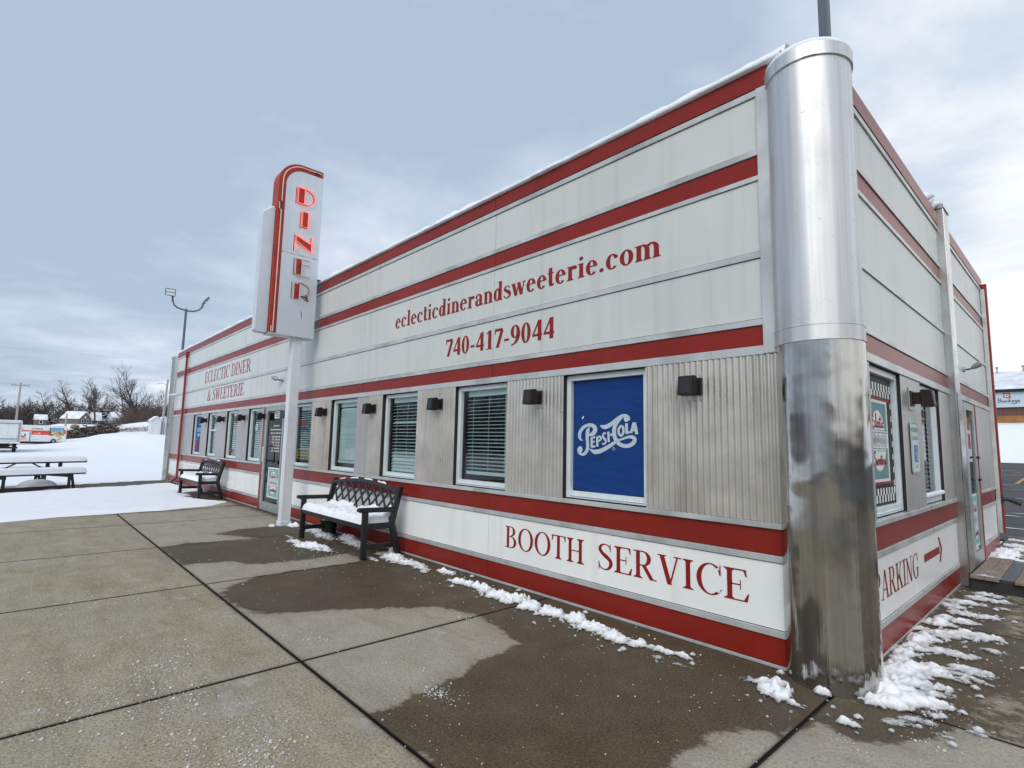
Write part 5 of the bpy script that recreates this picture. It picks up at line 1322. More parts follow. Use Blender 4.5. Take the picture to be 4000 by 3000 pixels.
strip = [(-4.05, -.36, .10, .07, .03, 0), (-3.80, -.20, .17, .07, .045, 0), (-3.35, -.33, .20, .09, .05, 10), (-3.05, -.30, .20, .10, .06, -10), (-2.78, -.36, .16, .12, .06, 0), (-2.55, -.32, .16, .13, .075, 0),
         (-2.28, -.36, .20, .10, .06, 0), (-2.05, -.33, .16, .11, .06, 0), (-1.80, -.30, .16, .10, .07, 0), (-1.55, -.38, .17, .12, .065, 0), (-1.32, -.38, .14, .09, .06, 0), (-1.12, -.38, .10, .07, .045, 0),
         (-.95, -.34, .12, .045, .05, 0), (-.80, -.32, .09, .03, .04, 0), (-.72, -.47, .09, .035, .018, 0), (-.90, -.47, .05, .03, .012, 0),
         (-.24, -.31, .09, .045, .05, 20), (-.15, -.24, .06, .06, .06, 0), (-.10, -.41, .085, .09, .085, 0), (.015, -.47, .06, .03, .03, 0), (.07, -.175, .045, .035, .06, 0), (.285, -.475, .06, .035, .035, 0)]
patches('wall_snow', -4.25, .42, -.66, .0, .009, strip, 21, M['patch'], 'broken ridge of crusted snow along the foot of the front wall')
bench_b = [(-8.15, -.30, .12, .10, .07, 0), (-7.7, -.22, .4, .10, .05, 0), (-7.0, -.30, .5, .13, .06, 0), (-6.35, -.16, .35, .10, .11, 0), (-5.95, -.22, .3, .13, .07, 0), (-6.65, -.84, .20, .07, .05, 10), (-6.15, -.82, .34, .12, .075, 15), (-5.80, -.74, .14, .06, .04, 0),
           (-5.15, -.10, .10, .07, .10, 0), (-4.85, -.30, .36, .13, .06, -8), (-4.45, -.25, .34, .10, .045, -5), (-5.0, -.5, .14, .05, .03, 0), (-8.3, -.62, .07, .05, .05, 0), (-7.2, -.75, .14, .04, .02, 0)]
patches('bench_ground_snow', -8.5, -4.0, -1.05, .0, .016, bench_b, 33, M['patch'], 'snow remains on the wet pavement around the near bench', rough=.42)
side = [(.30, .20, .16, .22, .055, 0), (.26, .55, .11, .25, .05, 0), (.36, .22, .20, .12, .05, 25), (.26, .85, .10, .2, .045, 0), (.27, 1.25, .10, .2, .045, 0), (.27, 1.65, .10, .2, .04, 0), (.36, -.02, .14, .08, .06, 25), (.30, .10, .14, .12, .09, 0), (.46, .10, .20, .085, .055, 30), (.34, .30, .16, .10, .05, 0), (.40, .42, .26, .09, .05, 20), (.52, .34, .14, .06, .035, 30), (.30, .62, .16, .13, .055, 0), (.46, .80, .26, .14, .045, 20), (.60, .98, .16, .09, .035, 20),
        (.24, 1.05, .12, .2, .05, 0), (.24, 1.42, .07, .12, .06, 0), (.42, 1.30, .24, .09, .035, 15), (.34, 1.75, .22, .13, .045, 15), (.50, 1.95, .22, .11, .04, 12), (.28, 2.10, .14, .13, .05, 0), (.40, 2.35, .2, .09, .035, 12), (.46, 2.66, .22, .11, .035, 10), (.25, 2.9, .1, .15, .03, 0),
        (.36, 3.15, .2, .10, .03, 8), (.42, 3.45, .22, .11, .03, 8), (.40, 3.72, .16, .10, .03, 5), (.62, 3.18, .08, .06, .02, 0), (.46, -.26, .14, .05, .018, 25), (.56, -.12, .10, .035, .02, 25), (.78, -.06, .08, .04, .02, 10), (.68, -.23, .06, .03, .018, 0), (.66, 1.62, .10, .05, .02, 0)]
patches('side_snow', .17, 1.0, -.42, 3.98, .010, side, 47, M['patch'], 'broken crust of snow along the foot of the side wall', rough=.5, grain=7)
far = [(.32, 6.35, .2, .25, .12, 0), (.55, 6.2, .5, .12, .08, 0), (.28, 7.0, .15, .4, .12, 0), (.5, 7.6, .4, .12, .05, 0), (.3, 8.1, .25, .2, .05, 0), (.7, 6.9, .3, .06, .03, 0), (.5, 8.9, .5, .1, .06, 0)]
patches('door_snow', .17, 1.6, 5.9, 9.3, .03, far, 51, M['patch'], 'snow piled past the wooden platform at the side door')

# ---- ice melt pellets scattered on the concrete
rnd = random.Random(5); mb = MB()
cl = [(-2.9, -3.1, .28, 170), (-2.6, -3.45, .3, 120), (-1.55, -3.05, .3, 160), (-2.3, -3.1, .12, 70), (-2.85, -3.14, .13, 130), (-3.15, -2.97, .12, 60), (-2.35, -3.20, .22, 130), (-2.7, -3.4, .4, 150), (-1.45, -3.0, .14, 150), (-1.60, -3.10, .25, 170), (-1.62, -2.78, .16, 70), (-2.75, -2.17, .10, 70), (-1.47, -1.97, .09, 110), (-1.5, -2.0, .25, 40), (-2.5, -1.0, .08, 30), (-2.4, -3.7, .35, 160), (-3.1, -3.6, .4, 90), (-7.26, -2.9, .3, 60), (-5.0, -3.0, .7, 140), (-4.8, -3.3, .4, 90), (-5.6, -1.2, .5, 130), (-6.0, -.6, .6, 120), (-8.5, -1.7, 1.1, 120), (.50, .0, .25, 130), (.62, -.38, .06, 30), (.37, -.68, .05, 14), (.5, 1.2, .5, 110), (-1.0, -2.2, .3, 16), (-3.2, -.6, .9, 60), (-.7, -.5, .5, 40)]
pts = [(rnd.gauss(a, s), rnd.gauss(b, s * .55), rnd.uniform(.0014, .0040) * (1 + (rnd.random() < .10) * 1.2)) for a, b, s, n in cl for _ in range(n)]
pts += [(rnd.uniform(-9, 1), rnd.uniform(-3.9, -.5), rnd.uniform(.0016, .0045)) for _ in range(420)]
for x, y, r in pts:
    if y > -.02 and x < .17: continue
    sx, sy, sz = r * rnd.uniform(.7, 1.5), r * rnd.uniform(.7, 1.5), r * rnd.uniform(.4, .8); an = rnd.uniform(0, 3)
    ring = [(x + sx * math.cos(an + k * 1.2566), y + sy * math.sin(an + k * 1.2566), .002) for k in range(5)]
    mid = [(x + .75 * sx * math.cos(an + k * 1.2566), y + .75 * sy * math.sin(an + k * 1.2566), .002 + sz * 1.4) for k in range(5)]
    mb.add(ring + mid, [(k, (k + 1) % 5, 5 + (k + 1) % 5, 5 + k) for k in range(5)] + [(5, 6, 7, 8, 9)])
o = mb.build('ice_melt_pellets', M['pellet'], None, fix=False); tag(o, 'white ice melt pellets scattered over the concrete', 'pellets', kind='stuff')

# ---- snow on the roof edge
def roof_snow(name, y_front, zb, h, seed, label, x0=-20.2, x1=-.08):
    n = 700; xs = np.linspace(x0, x1, n)
    a = fbm(xs, xs * 0 + seed, .9, 5, seed); b = fbm(xs, xs * 0 + 3, 5, 4, seed + 2)
    prof = [(0, 0), (-.045, .02), (-.05, .45), (-.02, .85), (.05, 1.0), (.18, 1.02), (.4, .9), (1.2, .6)]
    Vv, Ff = [], []
    for i, x in enumerate(xs):
        hh = h * (1.1 + 1.1 * a[i] + .7 * b[i])
        for py_, pz in prof:
            Vv.append((x, y_front + py_ + .03 * b[i] + .03 * a[i], zb + pz * hh))
    m_ = len(prof)
    for i in range(n - 1):
        for k in range(m_ - 1): Ff.append((i * m_ + k, (i + 1) * m_ + k, (i + 1) * m_ + k + 1, i * m_ + k + 1))
    mb = MB(); mb.add(Vv, Ff)
    tag(mb.build(name, M['snow'], None, smooth=True, fix=False), label, 'snow')
roof_snow('roof_snow', -.005, 4.402, .060, 2, 'low rim of snow along the front roof edge of the diner')
roof_snow('roof_snow', .085, 4.40, .140, 6, 'second higher ridge of snow just behind the roof edge')
mb = MB(); cap = [(.279, 4.306), (.28, 4.325), (.262, 4.350), (.20, 4.375), (.10, 4.392), (.0, 4.397)]
mb.lathe(cap, (.045, .11, 0), 40)
tag(mb.build('cap_snow', M['snow'], None, smooth=True), 'snow cap on top of the round corner column', 'snow')
rnd = random.Random(3); mb = MB()
for y in [1.2, 1.6, 2.0, 2.3, 2.9, 3.3, 3.6, 3.75, 3.85, 3.95, 4.05, 4.2, 4.3]:
    k = 1.0 if y > 3.5 else .45
    p0 = Vector((XS - .1, y, 4.41)); p1 = p0 + Vector((rnd.uniform(.10, .2) * k, rnd.uniform(.02, .16), rnd.uniform(-.02, .09) * k + .03))
    mb.tube([p0, (p0 + p1) / 2 + Vector((0, 0, .03)), p1], [.07 * k, .06 * k, .012], 7)
tag(mb.build('eave_ice', M['snow_fine'], None, smooth=True), 'ragged ice and snow overhanging the side roof edge by the pilaster', 'ice')

pstt = thing('vent_mast', 'blue grey square post rising behind the top of the corner column', 'post', (.07, .5, 4.385))
MB().box(.035, .105, .465, .535, 4.39, 7.2).build('shaft', M['bluepost'], pstt, bevel=.004); MB().box(-.03, .17, .40, .60, 4.386, 4.41).build('base_plate', M['bluepost'], pstt)

# ---- wooden platform at the side door
pal = thing('door_platform', 'snow dusted wooden pallet platform in front of the side door', 'platform', (.9, 4.7, 0))
rnd = random.Random(9)
n = 13; x0 = .27; wd = .118
for i in range(n):
    x = x0 + i * (wd + .004)
    if i in (2, 5, 6, 9, 10):
        MB().box(x, x + wd, 3.98, 5.52, .125, .146).build('rubber_strip', M['mat'], pal, bevel=.003)
    else:
        MB().box(x, x + wd, 3.90 + rnd.uniform(-.01, .01), 5.56 + rnd.uniform(-.015, .015), .125, .152).build('plank', M['wood'], pal, bevel=.004)
for y in (3.93, 4.7, 5.46): MB().box(x0, x0 + n * (wd + .004), y, y + .09, .0, .124).build('stringer', M['core'], pal)
patches('platform_snow', .27, 1.85, 3.92, 5.54, .02, [(.40, 4.35, .10, .2, .008, 0), (.42, 3.98, .16, .05, .02, 0), (.86, 4.5, .14, .16, .007, 0), (.62, 5.3, .22, .10, .008, 0), (1.1, 5.2, .2, .12, .008, 0), (1.3, 4.3, .16, .12, .008, 0)], 61, M['patch'], 'dusting of snow on the wooden door platform', rough=.3, grain=5).location.z = .150

# ================================================================== BACKGROUND
def gz(x, y): return float(terrain(x, y))
# --- flood lamp mast behind the diner
fp = Vector((-31.12, 2.10, 0)); z0 = gz(fp.x, fp.y)
fl = thing('flood_lamp_mast', 'dark twin headed flood lamp mast rising behind the diner roof', 'lamp post', (fp.x, fp.y, z0))
MB().tube([(fp.x, fp.y, z0), (fp.x, fp.y, 8.30)], [.085, .055], 12).build('mast', M['bluepost'], fl, smooth='auto')
av = Vector((.15, .99, 0)).normalized()
def arm(pts, head, head_n, hw, hh):
    pts = [Vector(p) for p in pts]
    m = MB().tube(pts, .042, 10)
    e = pts[-1]; dd = (pts[-1] - pts[-2]).normalized()
    for k in range(3): m.tube([e - dd * (.26 - .11 * k), e - dd * (.22 - .11 * k)], .062, 10)
    ar = m.build('arm', M['bluepost'], fl, smooth='auto')
    n = Vector(head_n).normalized(); u = n.cross(Vector((0, 0, 1))).normalized(); v = u.cross(n); c = Vector(head)
    MB().add([tuple(c + u * a * hw + v * b * hh + n * q) for q in (-.05, .05) for a, b in ((-1, -1), (1, -1), (1, 1), (-1, 1))], [(0,3,2,1),(4,5,6,7),(0,1,5,4),(1,2,6,5),(2,3,7,6),(3,0,4,7)]).build('lamp_head', M['bluepost'], ar, bevel=.02)
    MB().add([tuple(c + u * a * hw * .86 + v * hh * (b * .36 + o_) + n * .055) for o_ in (-.45, .45) for a, b in ((-1, -1), (1, -1), (1, 1), (-1, 1))], [(0, 1, 2, 3), (4, 5, 6, 7)]).build('lens', M['frame'], ar, fix=False)
X0 = -31.12
arm([(X0, 2.10, 8.19), (X0, 1.67, 8.29), (X0, 1.52, 8.42), (X0, 1.45, 8.62), (X0, 1.43, 8.86)], (X0 + .1, 1.30, 9.02), (.92, -.10, -.25), .235, .19)
arm([(X0, 2.10, 8.19), (X0, 2.45, 8.22), (X0, 2.70, 8.34), (X0, 2.83, 8.52), (X0, 2.87, 8.76)], (X0, 3.03, 8.94), (.25, .80, -.62), .20, .20)

# --- utility poles and wires
def upole(x, y, top, label, cross=True, lamp=False):
    z = gz(x, y)
    t = thing('utility_pole', label, 'utility pole', (x, y, z))
    MB().tube([(x, y, z), (x + .05, y + (.25 if lamp else .02), top)], [.19, .12], 10).build('pole', M['greypole'], t, smooth='auto')
    if cross:
        MB().box(x - .06, x + .06, y - 1.15, y + 1.15, top - .55, top - .40).build('crossarm', M['greypole'], t)
        m = MB()
        for q in (-1.05, -.6, .6, 1.05): m.tube([(x, y + q, top - .4), (x, y + q, top - .2)], .05, 8)
        m.build('insulators', M['wire'], t)
    if lamp:
        MB().tube([(x, y + .2, top - .9), (x + .1, y - .35, top - .65), (x + .2, y - .8, top - .72)], .035, 8).build('lamp_arm', M['greypole'], t)
        MB().tube([(x + .2, y - .75, top - .70), (x + .22, y - .95, top - .74), (x + .25, y - 1.2, top - .80)], [.06, .13, .08], 10).build('lamp_head', M['frame'], t, smooth='auto')
upole(-118.7, -4.2, 9.9, 'bare wooden utility pole with crossarm behind the white box truck')
upole(-89.4, 11.25, 9.8, 'leaning utility pole with a street lamp beside the white sheds', cross=False, lamp=True)
upole(-128, 2.6, 5.4, 'thin distant pole standing between the trees and the moving truck', cross=False)
def wire(p0, p1, sag, label):
    p0, p1 = Vector(p0), Vector(p1)
    pts = [p0.lerp(p1, i / 16) + Vector((0, 0, -sag * 4 * (i / 16) * (1 - i / 16))) for i in range(17)]
    tag(MB().tube(pts, .010, 4).build('power_line', M['wire'], None), label, 'wire', 'overhead power lines')
for q, z in ((-1.05, 9.7), (1.05, 9.7)):
    wire((-118.7, -4.2 + q, z), (-119, -34 + q, 10.3), .5, 'power line from the crossarm pole out of frame, %s conductor' % ('near' if q < 0 else 'far'))
wire((-118.7, -3.2, 9.7), (-126, 26, 9.0), .7, 'power line from the crossarm pole towards the diner')
wire((-89.4, 11.4, 9.6), (-70, 26, 9.2), .3, 'power line leaving the street lamp pole behind the diner')
wire((-89.4, 11.4, 6.9), (-118.7, -4.0, 8.0), .5, 'low line strung between the two utility poles')
for q, z in ((-40, 17.2), (-40, 13.0)): wire((-130, q, z), (-130, 30, z + .4), .6, 'high thin line crossing the pale sky, %s one' % ('upper' if z > 15 else 'lower'))

# --- box truck seen from behind
tx, ty = -54.0, -4.80; tz = gz(tx, ty)
tr = thing('box_truck', 'white box truck seen from behind at the left edge', 'truck', (tx, ty, tz))
bz = .86
MB().box(tx - 4.6, tx, ty - 1.05, ty + 1.12, bz, 2.44).build('cargo_box', M['truckwhite'], tr, bevel=.05)
MB().box(tx + .001, tx + .02, ty - .86, ty + .92, bz + .26, 2.20).build('roll_door', M['truckwhite'], tr, bevel=.006)
m = MB()
for yy in (-.95, .94): m.box(tx, tx + .04, ty + yy, ty + yy + .09, bz + .02, 2.34)
m.box(tx, tx + .04, ty - .86, ty + .94, 2.22, 2.30).box(tx, tx + .05, ty - .86, ty + .94, bz + .20, bz + .28)
for yy in (-.35, .35):
    for zz in (1.15, 1.4, 1.65, 1.9): m.box(tx + .02, tx + .03, ty + yy - .01, ty + yy + .01, bz + zz - .72, bz + zz - .62)
m.build('door_frame', M['truckgrey'], tr)
MB().box(tx - .1, tx + .45, ty - 1.02, ty + 1.10, bz - .10, bz - .02).build('rear_bumper', M['snow'], tr, bevel=.02)
MB().box(tx - 4.3, tx - .1, ty - .5, ty + .5, .42, bz - .11).box(tx - .3, tx + .1, ty - .95, ty + 1.0, .36, .50).build('chassis', M['core'], tr)
MB().add([(tx + .2, ty - .6, .42), (tx + .2, ty + .6, .55), (tx - .6, ty + .7, .60), (tx - .6, ty - .5, .48)], [(0, 1, 2, 3)]).build('ramp', M['truckgrey'], tr, fix=False)
for yy in (-.85, .80):
    MB().lathe([(.0, -.12), (.30, -.12), (.37, -.08), (.37, .08), (.30, .12), (.0, .12)], (0, 0, 0), 20)
    m = MB(); m.lathe([(.0, -.12), (.30, -.12), (.37, -.08), (.37, .08), (.30, .12), (.0, .12)], (0, 0, 0), 20)
    m.v = [(x + tx - .9, z_ + ty + yy, y_ + tz + .37) for x, y_, z_ in m.v]; m.build('wheel', M['tyre'], tr, smooth='auto')
MB().box(tx - 6.3, tx - 4.65, ty - .95, ty + 1.0, .5, 2.0).build('cab', M['truckwhite'], tr, bevel=.15)
MB().box(tx - 4.6, tx + .02, ty - 1.02, ty + 1.09, 2.442, 2.50).build('roof_snow', M['snow'], tr, bevel=.03)

# --- moving truck seen side on
ux = -82.7; uy0, uy1 = -4.6, .48; uz = gz(ux, -.6)
mv = thing('moving_truck', 'white moving truck with orange stripe and picture panel, seen side on', 'truck', (ux, -1.5, uz))
zb, zt = .62, 2.47
MB().box(ux - 2.2, ux, uy0, uy1, zb, zt).build('cargo_box', M['truckwhite'], mv, bevel=.07)
UF = lambda a, b, off: (ux + .004 + off, a, b)
polys_mesh(rect(uy0 + .1, 1.78, -1.05, 1.92) + rect(-2.68, 1.42, -1.05, 1.78) + rect(.22, 1.55, .40, 2.02), UF, .002, 'orange_stripe', M['truckorange'], mv)
sans('U-HAUL', UF, -2.69, -1.68, 2.04, .145, 'truck_lettering', M['darkprint'], mv, bold=.05)
sans('U-HAUL', UF, -4.35, -3.36, 1.99, .13, 'truck_lettering', M['darkprint'], mv, bold=.05)
polys_mesh(rect(-1.10, 1.35, .22, 2.26), UF, .004, 'picture_panel', M['darkprint'], mv)
polys_mesh(rect(-.98, 1.75, .14, 2.22), UF, .006, 'picture_sky', M['skyprint'], mv)
rnd = random.Random(4); pp = []
for i in range(16):
    a, b = rnd.uniform(-.85, .15), rnd.uniform(1.35, 1.95); pp += ell(a, b, *(lambda q, w_: (q, w_, q, w_))(rnd.uniform(.08, .20), rnd.uniform(.04, .11)), n=10)
for a, b in ((-.15, 1.2), (-.05, 1.05), (-.3, 1.3), (-.2, .92)): pp += ell(a, b, .16, .12, .16, .12, n=10)
polys_mesh([[p[0], p[1], p[2], p[3]] for p in pp], UF, .008, 'picture_rocks', M['tanprint'], mv)
polys_mesh([[(-3.75, .66), (-2.88, .66), (-2.80, 1.2), (-2.95, 1.60), (-3.75, 1.60)]], UF, .004, 'attic_panel', M['paper'], mv)
polys_mesh(ribbon([(-3.58, 1.50), (-3.56, 1.27), (-3.40, 1.20), (-3.22, 1.28), (-3.21, 1.52)], .13), UF, .006, 'truck_emblem', M['navy'], mv)
polys_mesh(ribbon([(-3.6, 1.05), (-3.3, 1.09), (-3.02, 1.03)], .07) + ribbon([(-3.6, .90), (-3.3, .94), (-3.02, .88)], .07) + ribbon([(-3.6, .76), (-3.3, .80), (-3.05, .74)], .07), UF, .006, 'truck_emblem', M['truckorange'], mv)
polys_mesh(rect(-2.86, .64, -2.70, 1.66), UF, .005, 'attic_shadow', M['truckgrey'], mv)
sans('uhaul.com', UF, -2.53, -1.92, .83, .055, 'truck_lettering', M['darkprint'], mv, bold=.02)
polys_mesh(rect(-2.50, 1.57, -2.0, 1.61) + [[(-2.0, 1.53), (-1.95, 1.53), (-1.88, 1.60), (-1.95, 1.67), (-2.0, 1.67)]], UF, .006, 'stripe_arrow', M['paper'], mv)
MB().box(ux - 2.0, ux - .2, uy0 + .4, uy1 + .1, .36, zb).box(ux - .25, ux - .05, -2.1, -1.1, .40, .60).build('chassis', M['core'], mv)
for yy in (-.66, -4.1):
    m = MB(); m.lathe([(.0, -.12), (.20, -.12), (.27, -.08), (.27, .08), (.20, .12), (.0, .12)], (0, 0, 0), 22)
    m.v = [(z_ + ux - .02, x + yy, y_ + uz + .22) for x, y_, z_ in m.v]; wl = m.build('wheel', M['tyre'], mv, smooth='auto')
    m = MB(); m.lathe([(.0, .0), (.13, .0), (.15, -.04)], (0, 0, 0), 16); m.v = [(-z_ + ux + .105, x + yy, y_ + uz + .22) for x, y_, z_ in m.v]; m.build('rim', M['truckgrey'], wl)
MB().box(ux - 2.18, ux - .02, uy0 + .05, uy1 - .05, zt + .002, zt + .06).build('roof_snow', M['snow'], mv, bevel=.025)
for yy in (-.25, .18): MB().box(ux - .3, ux - .15, yy, yy + .13, .30, .62).build('mud_flap', M['tyre'], mv)

# --- houses
def house(x, y, w, d, h, rh, wall, label, yaw=0, chimney=False, axis='y', base=None):
    z = gz(x, y) if base is None else base
    t = thing('house', label, 'house', (x, y, z))
    ca, sa = math.cos(R(yaw)), math.sin(R(yaw))
    def T(p): return (x + p[0] * ca - p[1] * sa, y + p[0] * sa + p[1] * ca, z + p[2])
    # gable faces +x (towards the photographer) when axis == 'x', ridge runs along that axis
    m = MB()
    if axis == 'x':
        m.prism([(-w/2, -2.2), (w/2, -2.2), (w/2, h), (0, h + rh), (-w/2, h)], lambda a, b, q: T((q, a, b)), -d/2, d/2)
    else:
        m.prism([(-d/2, -2.2), (d/2, -2.2), (d/2, h), (0, h + rh), (-d/2, h)], lambda a, b, q: T((a, q, b)), -w/2, w/2)
    m.build('wall', wall, t)
    r = MB(); ov = .35; th = .16
    if axis == 'x':
        s = w/2 + ov; k = rh / (w/2)
        for sg_ in (-1, 1): r.prism([(0, h + rh + .02), (sg_ * s, h - ov * k + .02), (sg_ * s, h - ov * k + th), (0, h + rh + th + .02)], lambda a, b, q: T((q, a, b)), -d/2 - ov, d/2 + ov)
    else:
        s = d/2 + ov; k = rh / (d/2)
        for sg_ in (-1, 1): r.prism([(0, h + rh + .02), (sg_ * s, h - ov * k + .02), (sg_ * s, h - ov * k + th), (0, h + rh + th + .02)], lambda a, b, q: T((a, q, b)), -w/2 - ov, w/2 + ov)
    ro = r.build('roof', M['roofsnow'], t)
    if chimney:
        m = MB(); m.prism([(-.35, -.35), (.35, -.35), (.35, .35), (-.35, .35)], lambda a, b, q: T((a, b + .8, q)), h, h + rh + 1.2); m.build('chimney', M['brick'], ro)
    f = d/2 + .02
    for yy in ((-w * .22, w * .18) if w > 4 else (0,)):
        m = MB(); m.prism([(yy - .55, 1.0), (yy + .55, 1.0), (yy + .55, 2.3), (yy - .55, 2.3)], lambda a, b, q: T((q, a, b)), f, f + .06); wi = m.build('window', M['paper'], t)
        m = MB(); m.prism([(yy - .42, 1.13), (yy + .42, 1.13), (yy + .42, 2.17), (yy - .42, 2.17)], lambda a, b, q: T((q, a, b)), f + .061, f + .07); m.build('pane', M['dark'], wi)
    if axis == 'x' and rh > 1.8:
        m = MB(); m.prism([(-.4, h + .1), (.4, h + .1), (.4, h + .9), (-.4, h + .9)], lambda a, b, q: T((q, a, b)), f, f + .06); m.build('window', M['paper'], t)
house(-263, 12.4, 6.6, 6.4, 2.5, 2.6, M['wall_grey'], 'grey gabled house with snowy roof behind the rubble heap', 52, axis='x')
house(-271, 2.3, 3.2, 5, 2.7, 1.7, M['wall_grey'], 'small low house with snowy roof behind the moving truck, left of the gabled house', 4, axis='y')
house(-276, 18.4, 4.8, 7, 2.4, 3.0, M['wall_grey'], 'house with broad snowy roof slope right behind the grey gabled house', 0, axis='y')
house(-284, 22.6, 3.6, 7, 2.2, 3.3, M['wall_grey'], 'house mostly hidden by bare trunks, with a steep snowy roof', 0, axis='y')
house(-248, 23.0, 3.2, 5, 3.1, 1.7, M['wall_blue'], 'small pale blue house just above the snowy bank', 10, axis='y')
house(-297, 30.0, 5.0, 6, 6.0, 3.1, M['wall_grey'], 'tall house with steep snowy gable and chimney among the trees', 30, chimney=True, axis='x')
# --- sheds
def shed(x, y, w, d, h, rh, wall, trim, label, n=2):
    z = gz(x, y) - .1
    t = thing('shed', label, 'shed', (x, y, z))
    MB().prism([(-w/2, 0), (w/2, 0), (w/2, h), (0, h + rh), (-w/2, h)], lambda a, b, q: (x + q, y + a, z + b), -d/2, d/2).build('wall', wall, t)
    r = MB()
    for s in (-1, 1): r.prism([(0, h + rh), (s * (w/2 + .12), h - .06), (s * (w/2 + .12), h + .06), (0, h + rh + .13)], lambda a, b, q: (x + q, y + a, z + b + .01), -d/2 - .15, d/2 + .15)
    r.build('roof', M['roofsnow'], t)
    m = MB()
    for yy in (-w/2, w/2 - .1): m.box(x + d/2, x + d/2 + .03, y + yy, y + yy + .1, z, z + h)
    m.box(x + d/2, x + d/2 + .03, y - .03, y + .03, z, z + h * .9)
    m.build('corner_trim', trim, t)
    MB().box(x + d/2 + .001, x + d/2 + .02, y - w * .3, y + w * .3, z + .1, z + h * .85).build('door', wall, t)
shed(-89.0, 10.35, 1.15, 2.2, 2.1, .5, M['shedwhite'], M['shedwhite'], 'narrow white garden shed, left one of the pair by the street lamp pole')
shed(-90.5, 11.55, 1.2, 2.4, 2.15, .5, M['shedwhite'], M['shedblue'], 'white garden shed with dark blue corner trim by the street lamp pole')
shed(-94.0, 12.35, 1.7, 2.6, 2.1, .5, M['shedred'], M['shedred'], 'dark red garden shed with snowy roof next to the diner corner')

# --- trees
def branch(mb, p, d, L, r, lev, rnd, up, spread, kids, taper=.55, seg=4):
    pts, rs = [p], [r]
    q = p; dd = d.copy()
    for i in range(seg):
        dd = (dd + Vector((rnd.uniform(-1, 1), rnd.uniform(-1, 1), rnd.uniform(-1, 1))) * .17 + Vector((0, 0, up))).normalized()
        q = q + dd * (L / seg); pts.append(q); rs.append(r * (1 - (1 - taper) * (i + 1) / seg))
    mb.tube(pts, rs, 5 if lev == 0 else (4 if lev == 1 else 3), caps=False)
    return pts, rs, dd
def tree(x, y, H, rt, seed, label, lev=3, fork=.32, spread=.8, mat='bark', lean=(0, 0), kids=(7, 6, 5), up=.07, cat='tree', droop=0, rmin=.018):
    rnd = random.Random(seed); z = gz(x, y) - .1
    t = thing('bare_tree', label, cat, (x, y, z))
    tk, cr_ = MB(), MB()
    pts, rs, dd = branch(tk, Vector((x, y, z)), Vector((lean[0], lean[1], 1)).normalized(), H * .62, rt, 0, rnd, .05, spread, 0, .42, 6)
    def rec(pts, rs, L, lv):
        if lv >= lev: return
        n = kids[lv]
        for i in range(n):
            f = (fork if lv == 0 else .2) + (1 - (fork if lv == 0 else .2)) * (i + rnd.random()) / n
            k = min(len(pts) - 2, int(f * (len(pts) - 1))); u = f * (len(pts) - 1) - k
            p = pts[k].lerp(pts[k + 1], u); r = rs[k] * (1 - u) + rs[k + 1] * u
            ax = (pts[k + 1] - pts[k]).normalized(); o_ = ax.orthogonal().normalized(); o_.rotate(Matrix.Rotation(rnd.uniform(0, 6.28), 3, ax))
            d_ = (ax * rnd.uniform(.5, 1.0) + o_ * spread * rnd.uniform(.6, 1.2)).normalized()
            LL_ = L * rnd.uniform(.42, .68) * (1.15 - .45 * f)
            p2, r2, _ = branch(cr_, p, d_, LL_, max(r * .55, rmin), lv + 1, rnd, up if lv < 2 else up - droop, spread, 0, .35, 4 if lv < 2 else 3)
            rec(p2, r2, LL_, lv + 1)
    rec(pts, rs, H * .62, 0)
    p2, r2, _ = branch(cr_, pts[-1], dd, H * .36, rs[-1], 1, rnd, .08, spread, 0, .25, 5); rec(p2, r2, H * .36, 1)
    tk.build('trunk', M[mat], t, smooth=True, fix=False); cr_.build('crown', M[mat], t, fix=False)
TR = [(-296, 3.8, 15.0, .40, 'broad bare tree with round twiggy crown right of the utility pole', .16, 1.0, 'bark', (0, 0)),
      (-277, 11.5, 18.0, .48, 'tall wide bare tree with arching limbs behind the grey gabled house', .16, .95, 'bark', (0, .02)),
      (-268, 16.9, 16.5, .40, 'twin stemmed bare tree standing before the snowy roofs', .30, .7, 'bark2', (0, -.14)),
      (-268, 18.2, 18.0, .40, 'bare tree with a single tall limb next to the twin stemmed tree', .45, .6, 'bark2', (.0, .10)),
      (-130, 11.6, 11.5, .17, 'pale slender bare tree at the left of the snowy bank', .20, .8, 'bark2', (0, -.09)),
      (-128, 13.2, 12.2, .30, 'tallest bare tree with thick broken limbs above the snowy bank', .30, .60, 'bark', (0, -.01)),
      (-126, 14.4, 8.6, .15, 'bare tree with curved stems right of the tallest tree', .25, .7, 'bark2', (0, .10)),
      (-140, 16.5, 7.5, .18, 'small dense bare tree behind the scrub on the bank', .12, 1.0, 'bark', (0, 0)),
      (-104, 13.0, 5.6, .10, 'thin bare tree half hidden behind the leaning lamp pole', .12, .8, 'bark2', (0, 0)),
      (-300, -2.0, 12.5, .3, 'bare tree above the small low snowy roofed house', .14, .95, 'bark', (0, 0)),
      (-290, -6.5, 11.5, .3, 'dense bare tree just right of the crossarm pole', .10, 1.0, 'bark', (0, 0)),
      (-296, -13.5, 11.5, .3, 'dark bushy bare tree at the left edge of the picture', .10, 1.0, 'bark', (0, 0))]
for i, (x, y, H, r, l, fk, sp, mt, ln) in enumerate(TR):
    tree(x, y, H, r, 100 + i, l, fork=fk, spread=sp, mat=mt, lean=ln, kids=(10, 7, 6), rmin=.045 if x < -200 else .02)
